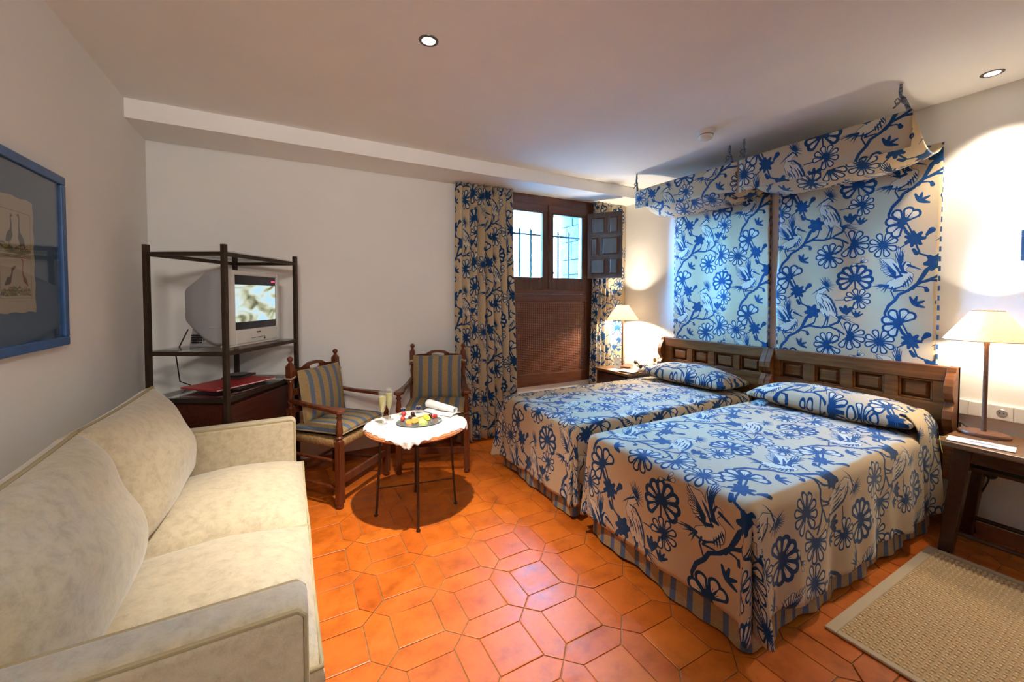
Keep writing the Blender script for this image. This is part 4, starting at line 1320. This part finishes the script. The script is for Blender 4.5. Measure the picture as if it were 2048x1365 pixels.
def nightstands():
    NZ = .605
    loc = (3.18, .52, 0)
    s = thing('nightstand', 'oak bedside table with splayed leg, beside the rug', 'nightstand', loc)
    n = neg(loc)
    build('top', MB().box(2.965, 3.385, .26, .775, NZ - .028, NZ), 'stand', s, bevel=.004, loc=n)
    build('apron', MB().box(3.02, 3.37, .31, .725, NZ - .10, NZ - .0285), 'darkstand', s, bevel=.003, loc=n)
    def leg(xt, yt, xb, yb):
        q, w = .026, .034
        build('leg', MB().hexa([(xb - q, yb - q, 0), (xb + q, yb - q, 0), (xb + q, yb + q, 0), (xb - q, yb + q, 0)],
                               [(xt - w, yt - w, NZ - .029), (xt + w, yt - w, NZ - .029), (xt + w, yt + w, NZ - .029), (xt - w, yt + w, NZ - .029)]), 'darkstand', s, bevel=.004, loc=n)
    leg(3.045, .690, 3.035, .745); leg(3.045, .345, 3.035, .29); leg(3.335, .690, 3.335, .745); leg(3.335, .345, 3.335, .29)
    for x in (3.04, 3.335):
        build('stretcher', MB().tube([(x, .30, .12), (x, .735, .12)], .012, 8), 'darkstand', s, 60, loc=n)
    build('shelf', MB().box(3.06, 3.36, .36, .68, NZ - .145, NZ - .13), 'darkstand', s, loc=n)
    table_lamp('bedside lamp with cream shade beside the oak nightstand papers', (3.262, .672, NZ), 22.0,
               [(.02, .05, .012), (.04, .09, .034), (.08, .108, .03), (.105, .112, .0), (.115, .114, -.06), (.125, .114, -.20)])
    # card tag with string
    c = tag(build('card_tag', MB().box(-.052, .052, -.115, .115, 0, .003), 'paper', None, loc=(3.055, .640, NZ + .002), rot=(0, 0, R(8)), bevel=.001), 'white card tag with yellow string on the oak nightstand', 'card')
    build('printed_words', MB().box(-.010, .010, -.06, .05, .003, .0034), 'silver', c)
    build('string', MB().tube([(0, .112, .004), (-.02, .14, .004), (-.05, .135, .003), (-.0925, .13, .002), (-.096, .125, -.03), (-.094, .12, -.06)], .0018, 6), 'yellow', c, 60)

    loc = (3.15, 3.16, 0)
    d = thing('nightstand', 'dark mahogany nightstand in the corner by the window', 'nightstand', loc)
    n = neg(loc)
    NZ2 = .59
    build('top', MB().box(2.90, 3.385, 2.925, 3.405, NZ2 - .025, NZ2), 'stand', d, bevel=.004, loc=n)
    build('body', MB().box(2.93, 3.38, 2.95, 3.40, .08, NZ2 - .026), 'darkstand', d, bevel=.003, loc=n)
    dr = build('drawer', MB().box(2.914, 2.93, 2.965, 3.385, .42, .55), 'darkstand', d, bevel=.003, loc=n)
    build('knob', MB().ball((2.902, 3.17, .485), .013, 10, 8), 'brass', dr, 60)
    build('door', MB().box(2.916, 2.93, 2.965, 3.385, .10, .405), 'darkstand', d, bevel=.003, loc=n)
    for x in (2.95, 3.35):
        for y in (2.97, 3.38):
            build('foot', MB().box(x - .02, x + .02, y - .02, y + .02, 0, .08), 'darkstand', d, loc=n)
    table_lamp('bedside lamp with cream shade in the corner by the curtain', (3.165, 3.265, NZ2), 85.0)
    # printed tent card
    t = thing('tent_card', 'small cream tent card standing beside the corner lamp', 'card', (3.05, 3.22, NZ2), R(-45))
    build('front_leaf', MB().hexa([(-.032, -.022, 0), (.032, -.022, 0), (.032, -.020, 0), (-.032, -.020, 0)], [(-.032, -.001, .115), (.032, -.001, .115), (.032, .001, .115), (-.032, .001, .115)]), 'paper', t)
    build('back_leaf', MB().hexa([(-.032, .022, 0), (.032, .022, 0), (.032, .020, 0), (-.032, .020, 0)][::-1], [(-.032, .001, .115), (.032, .001, .115), (.032, -.001, .115), (-.032, -.001, .115)][::-1]), 'paper', t)
    build('printed_lines', MB().hexa([(-.016, -.0165, .036), (.016, -.0165, .036), (.016, -.0160, .036), (-.016, -.0160, .036)], [(-.016, -.0150, .044), (.016, -.0150, .044), (.016, -.0145, .044), (-.016, -.0145, .044)]), 'black', t)
    tag(build('leaflet', MB().box(-.05, .05, -.075, .075, 0, .002), 'paper', None, loc=(2.965, 3.16, NZ2 + .0005), rot=(0, 0, R(-12))), 'white leaflet at the front edge of the corner nightstand', 'leaflet')
    tag(build('paper_sheet', MB().box(-.05, .05, -.07, .07, 0, .002), 'paper', None, loc=(3.07, 3.09, NZ2 + .0005), rot=(0, 0, R(20))), 'loose white paper between the corner lamp and the notepad', 'paper')
    np_ = tag(build('notepad', MB().box(-.055, .055, -.08, .08, 0, .010), 'darkbook', None, loc=(3.00, 3.005, NZ2 + .0005), rot=(0, 0, R(12)), bevel=.002), 'black covered notepad next to the telephone', 'notepad')
    build('top_page', MB().box(-.05, .05, -.075, .075, .010, .0115), 'paper', np_)
    # telephone
    p = thing('telephone', 'pale desk telephone with black handset rest beside the bed', 'telephone', (3.20, 3.00, NZ2), R(-20))
    build('body', MB().hexa([(-.09, -.055, 0), (.09, -.055, 0), (.09, .075, 0), (-.09, .075, 0)], [(-.08, -.045, .025), (.08, -.045, .025), (.08, .065, .055), (-.08, .065, .055)]), 'white', p, bevel=.006)
    h = MB().tube([(-.055, -.05, .055), (-.055, .0, .078), (-.055, .06, .085)], [.014, .011, .014], 10).ball((-.055, -.05, .052), .02, 10, 8).ball((-.055, .062, .078), .02, 10, 8)
    build('handset', h, 'black', p, 60)
    k = MB()
    for i in range(3):
        for j in range(4):
            z = .033 + .0273 * (.045 + j * .02 - .02) / .11
            k.box(.0 + i * .022, .014 + i * .022, -.03 + j * .02, -.016 + j * .02, .030 + j * .0055, .038 + j * .0055)
    build('keypad', k, 'black', p)

nightstands()

# ------------------------------------------------------------------ rug
def rug():
    x0, x1, y0, y1 = 1.895, 3.005, -.85, .803
    loc = ((x0 + x1) / 2, (y0 + y1) / 2, 0)
    r = thing('rug', 'beige woven sisal rug with cotton border beside the bed', 'rug', loc)
    n = neg(loc)
    build('backing', MB().box(x0 + .03, x1 - .03, y0 + .03, y1 - .03, .0005, .009), 'rugdark', r, loc=n)
    hem = MB()
    B = .04
    for a, b, c, d in ((x0, x1, y1 - B, y1), (x0, x1, y0, y0 + B), (x0, x0 + B * .7, y0 + B, y1 - B), (x1 - B * .7, x1, y0 + B, y1 - B)):
        build('binding', MB().box(a, b, c, d, .001, .0125), 'rughem', r, bevel=.004, loc=n)
    m = MB()
    p = .0185
    nx, ny = int((x1 - x0 - 2 * B * .7) / p), int((y1 - y0 - 2 * B) / p)
    for i in range(nx):
        for j in range(ny):
            x = x0 + B * .7 + (i + .5) * p
            y = y1 - B - (j + .5) * p
            if y < -.45: continue
            h = .0135
            a, b = (.0085, .0048) if (i + j) % 2 == 0 else (.0048, .0085)
            m.add([(x - a, y - b, .009), (x + a, y - b, .009), (x + a, y + b, .009), (x - a, y + b, .009), (x - a * .6, y - b * .6, h), (x + a * .6, y - b * .6, h), (x + a * .6, y + b * .6, h), (x - a * .6, y + b * .6, h)],
                  [(4, 5, 6, 7), (0, 1, 5, 4), (1, 2, 6, 5), (2, 3, 7, 6), (3, 0, 4, 7)])
    o = build('weave', m, 'rug', r, loc=n); o['kind'] = 'stuff'
rug()

# ------------------------------------------------------------------ pictures
def bird_print():
    """engraving of four plain long necked birds on two strips of ground"""
    pr = Print(250, 395, 500, 790, (.66, .60, .52), False)
    ink, grey, brown, rust, green = (.20, .17, .14), (.22, .21, .20), (.30, .20, .13), (.50, .20, .12), (.36, .38, .16)
    for (x0, x1, y0, y1) in ((45, 225, 195, 345), (45, 225, 50, 190)):
        for a, b in (((x0, y0), (x1, y0)), ((x0, y1), (x1, y1)), ((x0, y0), (x0, y1)), ((x1, y0), (x1, y1))):
            pr.stroke([(*a, .6), (*b, .6)], ink)
    rg = random.Random(3)
    for base in (205, 62):
        for k in range(90):
            x, y = rg.uniform(50, 220), base + rg.uniform(-6, 26) * (.5 + .5 * rg.random())
            c = rg.choice([green, brown, (.48, .44, .24), (.30, .26, .16), (.56, .48, .34)])
            pr.stroke([(x - rg.uniform(4, 16), y, 2), (x, y + rg.uniform(0, 4), rg.uniform(2, 5)), (x + rg.uniform(4, 14), y, 1)], c, alpha=.75)
    def bird(x, y, s, col, leg, body, neck):
        for dx in (-4, 5):
            pr.stroke([(x + dx * s, y, 1.4), (x + dx * s, y - 26, 1.2)], leg)
        pr.stroke([(x + a * s, y + b, r) for a, b, r in body], col)
        pr.stroke([(x + a * s, y + b, r) for a, b, r in neck], col)
        for k in range(6):
            pr.stroke([(x + (-8 + 3 * k) * s, y + 30 - 2 * k, .8), (x + (-14 + 3 * k) * s, y + 8, .5)], ink, alpha=.6)
    B1 = [(12, 40, 5), (6, 26, 14), (-2, 14, 15), (-14, 4, 6)]
    bird(100, 238, 1, grey, ink, B1, [(10, 38, 6), (14, 60, 3.5), (10, 80, 3), (13, 90, 4.5), (22, 88, 1.5)])
    bird(170, 232, -1, grey, ink, B1, [(10, 38, 6), (13, 64, 3.5), (10, 90, 3), (15, 102, 4.5), (24, 100, 1.5)])
    bird(95, 88, 1, brown, rust, [(8, 30, 5), (-4, 20, 13), (-22, 8, 5)], [(6, 28, 5), (14, 44, 3.5), (16, 58, 5), (30, 66, 5), (36, 70, 1.5)])
    bird(185, 92, -1, rust, rust, [(10, 36, 4), (2, 22, 10), (-16, 2, 3)], [(10, 34, 4), (16, 56, 3), (10, 76, 2.5), (14, 90, 3.5), (22, 92, 1)])
    for k in range(16):
        pr.stroke([(80 + k * 7, 38, .5), (83 + k * 7, 39.5, .5)], ink)
    return pr.image('bird_engraving')

def pictures():
    m, nt, b = new_mat('bird_engraving')
    t = nd(nt, 'ShaderNodeTexCoord'); i = nd(nt, 'ShaderNodeTexImage'); i.image = bird_print()
    lk(nt, t, 'UV', i, 'Vector'); lk(nt, i, 'Color', b, 'Base Color')
    b.inputs['Roughness'].default_value = .8
    MT['engraving'] = m
    y0, y1, z0, z1 = 1.655, 2.335, 1.155, 1.832
    p = thing('framed_picture', 'blue framed engraving of long necked birds above the sofa', 'picture', (XL, (y0 + y1) / 2, z0))
    n = (0, -(y0 + y1) / 2, -z0)
    F = .034
    for a, b_, c, d in ((y0, y1, z1 - F, z1), (y0, y1, z0, z0 + F), (y0, y0 + F, z0 + F, z1 - F), (y1 - F, y1, z0 + F, z1 - F)):
        build('frame_rail', MB().box(.001, .028, a, b_, c, d), 'frameblue', p, bevel=.004, loc=n)
    build('mount', MB().box(.002, .008, y0 + F, y1 - F, z0 + F, z1 - F), 'mat', p, loc=n)
    def wav(a, b):
        w = .003 * (math.sin(31 * b) + math.sin(17 * a))
        return (.0115, 1.875 + .252 * a + (w if a in (0, 1) else 0), 1.296 + .392 * b + (w if b in (0, 1) else 0))
    build('print', MB().grid(wav, 10, 40), 'engraving', p, loc=n)
    build('glass_pane', MB().box(.018, .020, y0 + F, y1 - F, z0 + F, z1 - F), 'glass', p, loc=n)
    # the edge of another frame beyond the lamp
    q = thing('framed_picture', 'small dark blue frame on the wall beyond the oak nightstand lamp', 'picture', (XR, .39, 1.54))
    for a, b_, c, d in ((-.2, .2, .13, .16), (-.2, .2, 0, .03), (-.2, -.17, .03, .13), (.17, .2, .03, .13)):
        build('frame_rail', MB().box(-.024, -.001, a, b_, c, d), 'frameblue', q, bevel=.003)
    build('mount', MB().box(-.008, -.002, -.17, .17, .03, .13), 'mat', q)
pictures()

# ------------------------------------------------------------------ electrical fittings
def fittings():
    t = thing('cable_trunking', 'white cable trunking with wall sockets along the bed wall', 'trunking', (XR, .25, .675))
    build('cover', MB().box(-.018, -.0005, -.55, .55, 0, .085), 'white', t, bevel=.003)
    for y in (.30, .385, .47):
        pl = build('socket_plate', MB().box(-.022, -.0182, y - .04, y + .04, .004, .081), 'white', t, bevel=.002)
        if y == .385:
            build('socket_well', MB().lathe([(.021, 0), (.019, .002), (.001, .002)], 20).xf(Matrix.Translation((-.0222, y, .042)) @ Matrix.Rotation(R(-90), 4, 'Y')), 'silver', pl, 40)
            for d in (-.007, .007):
                build('pin_hole', MB().lathe([(.0028, 0), (.0028, .002)], 10).xf(Matrix.Translation((-.0232, y + d, .042)) @ Matrix.Rotation(R(-90), 4, 'Y')), 'black', pl)
    def socket(label, y, z, plug):
        s = thing('wall_socket', label, 'socket', (XR, y, z))
        build('plate', MB().box(-.010, -.0005, -.04, .04, -.04, .04), 'white', s, bevel=.003)
        build('well', MB().lathe([(.022, 0), (.019, .002), (.001, .002)], 20).xf(Matrix.Translation((-.0102, 0, 0)) @ Matrix.Rotation(R(-90), 4, 'Y')), 'brass', s, 40)
        if plug:
            build('plug', MB().lathe([(.02, 0), (.019, .02), (.009, .032), (.006, .05)], 16).xf(Matrix.Translation((-.0125, 0, 0)) @ Matrix.Rotation(R(-90), 4, 'Y')), 'black', s, 60)
            build('flex', MB().tube([(-.06, 0, 0), (-.075, 0, -.02), (-.06, .02, -.08), (-.03, .045, -.14), (-.022, .06, -.26), (-.03, .05, -.345)], .004, 6), 'black', s, 60)
        return s
    socket('white wall socket with a black plug under the oak nightstand', .665, .363, True)
    socket('cream wall socket between the corner nightstand and the headboard', 3.03, .68, False)
    s = thing('smoke_detector', 'white round smoke detector on the ceiling above the beds', 'smoke detector', (2.56, 1.855, ZC))
    build('base_ring', MB().lathe([(.055, -.012), (.057, -.001)], 32), 'white', s, 40)
    build('sensor_head', MB().lathe([(.001, -.058), (.036, -.057), (.045, -.050), (.047, -.030), (.051, -.026), (.051, -.0125)], 32), 'white', s, 40)
    build('vent_ring', MB().tube([(.0475 * math.cos(a), .0475 * math.sin(a), -.030) for a in [2 * math.pi * k / 32 for k in range(32)]], .002, 6, True), 'black', s, 60)

def downlight(label, x, y, power, deg, blend, target, col=(1.0, .93, .83), radius=.022):
    d = thing('downlight', label, 'spotlight', (x, y, ZC), 0, 'recessed ceiling spotlights')
    build('ring', MB().lathe([(.030, -.004), (.036, -.005), (.043, -.003), (.044, -.0005), (.028, -.0005), (.030, -.004)], 36, cap=False), 'ring', d, 50)
    build('lens', MB().lathe([(.001, -.0025), (.029, -.0025), (.029, -.0008)], 28), 'lampglow', d, 50)
    lamp_spot('spot_light', (0, 0, -.012), (target[0] - x, target[1] - y, target[2] - ZC), power, deg, blend, col, radius, d)

fittings()
downlight('recessed spotlight in the ceiling above the sofa and round table', .571, 1.81, 225, 66, 1.0, (.42, 1.98, 0))
downlight('recessed spotlight in the ceiling by the right bed wall', 3.191, .67, 36, 100, .5, (3.05, .6, 0), (1.0, .84, .64))
downlight('added unseen fill light behind the camera, aimed at the sofa arm', .571, -.75, 130, 58, 1.0, (-.15, 1.5, .7), (1.0, .93, .84), .15)  # added fill behind the camera, brightens the near arm and sofa back
downlight('added unseen fill light near the sofa wall, aimed at the window wall', -.25, -.75, 170, 80, 1.0, (.7, 3.56, 2.1), (1.0, .93, .85), .30)  # added soft fill, out of view, lifts the window wall
downlight('added unseen fill light above the foot of the rug', 2.3, -.75, 6, 120, .7, (2.3, -.75, 0), (1.0, .97, .94))  # weak added fill, out of view, for the rug side
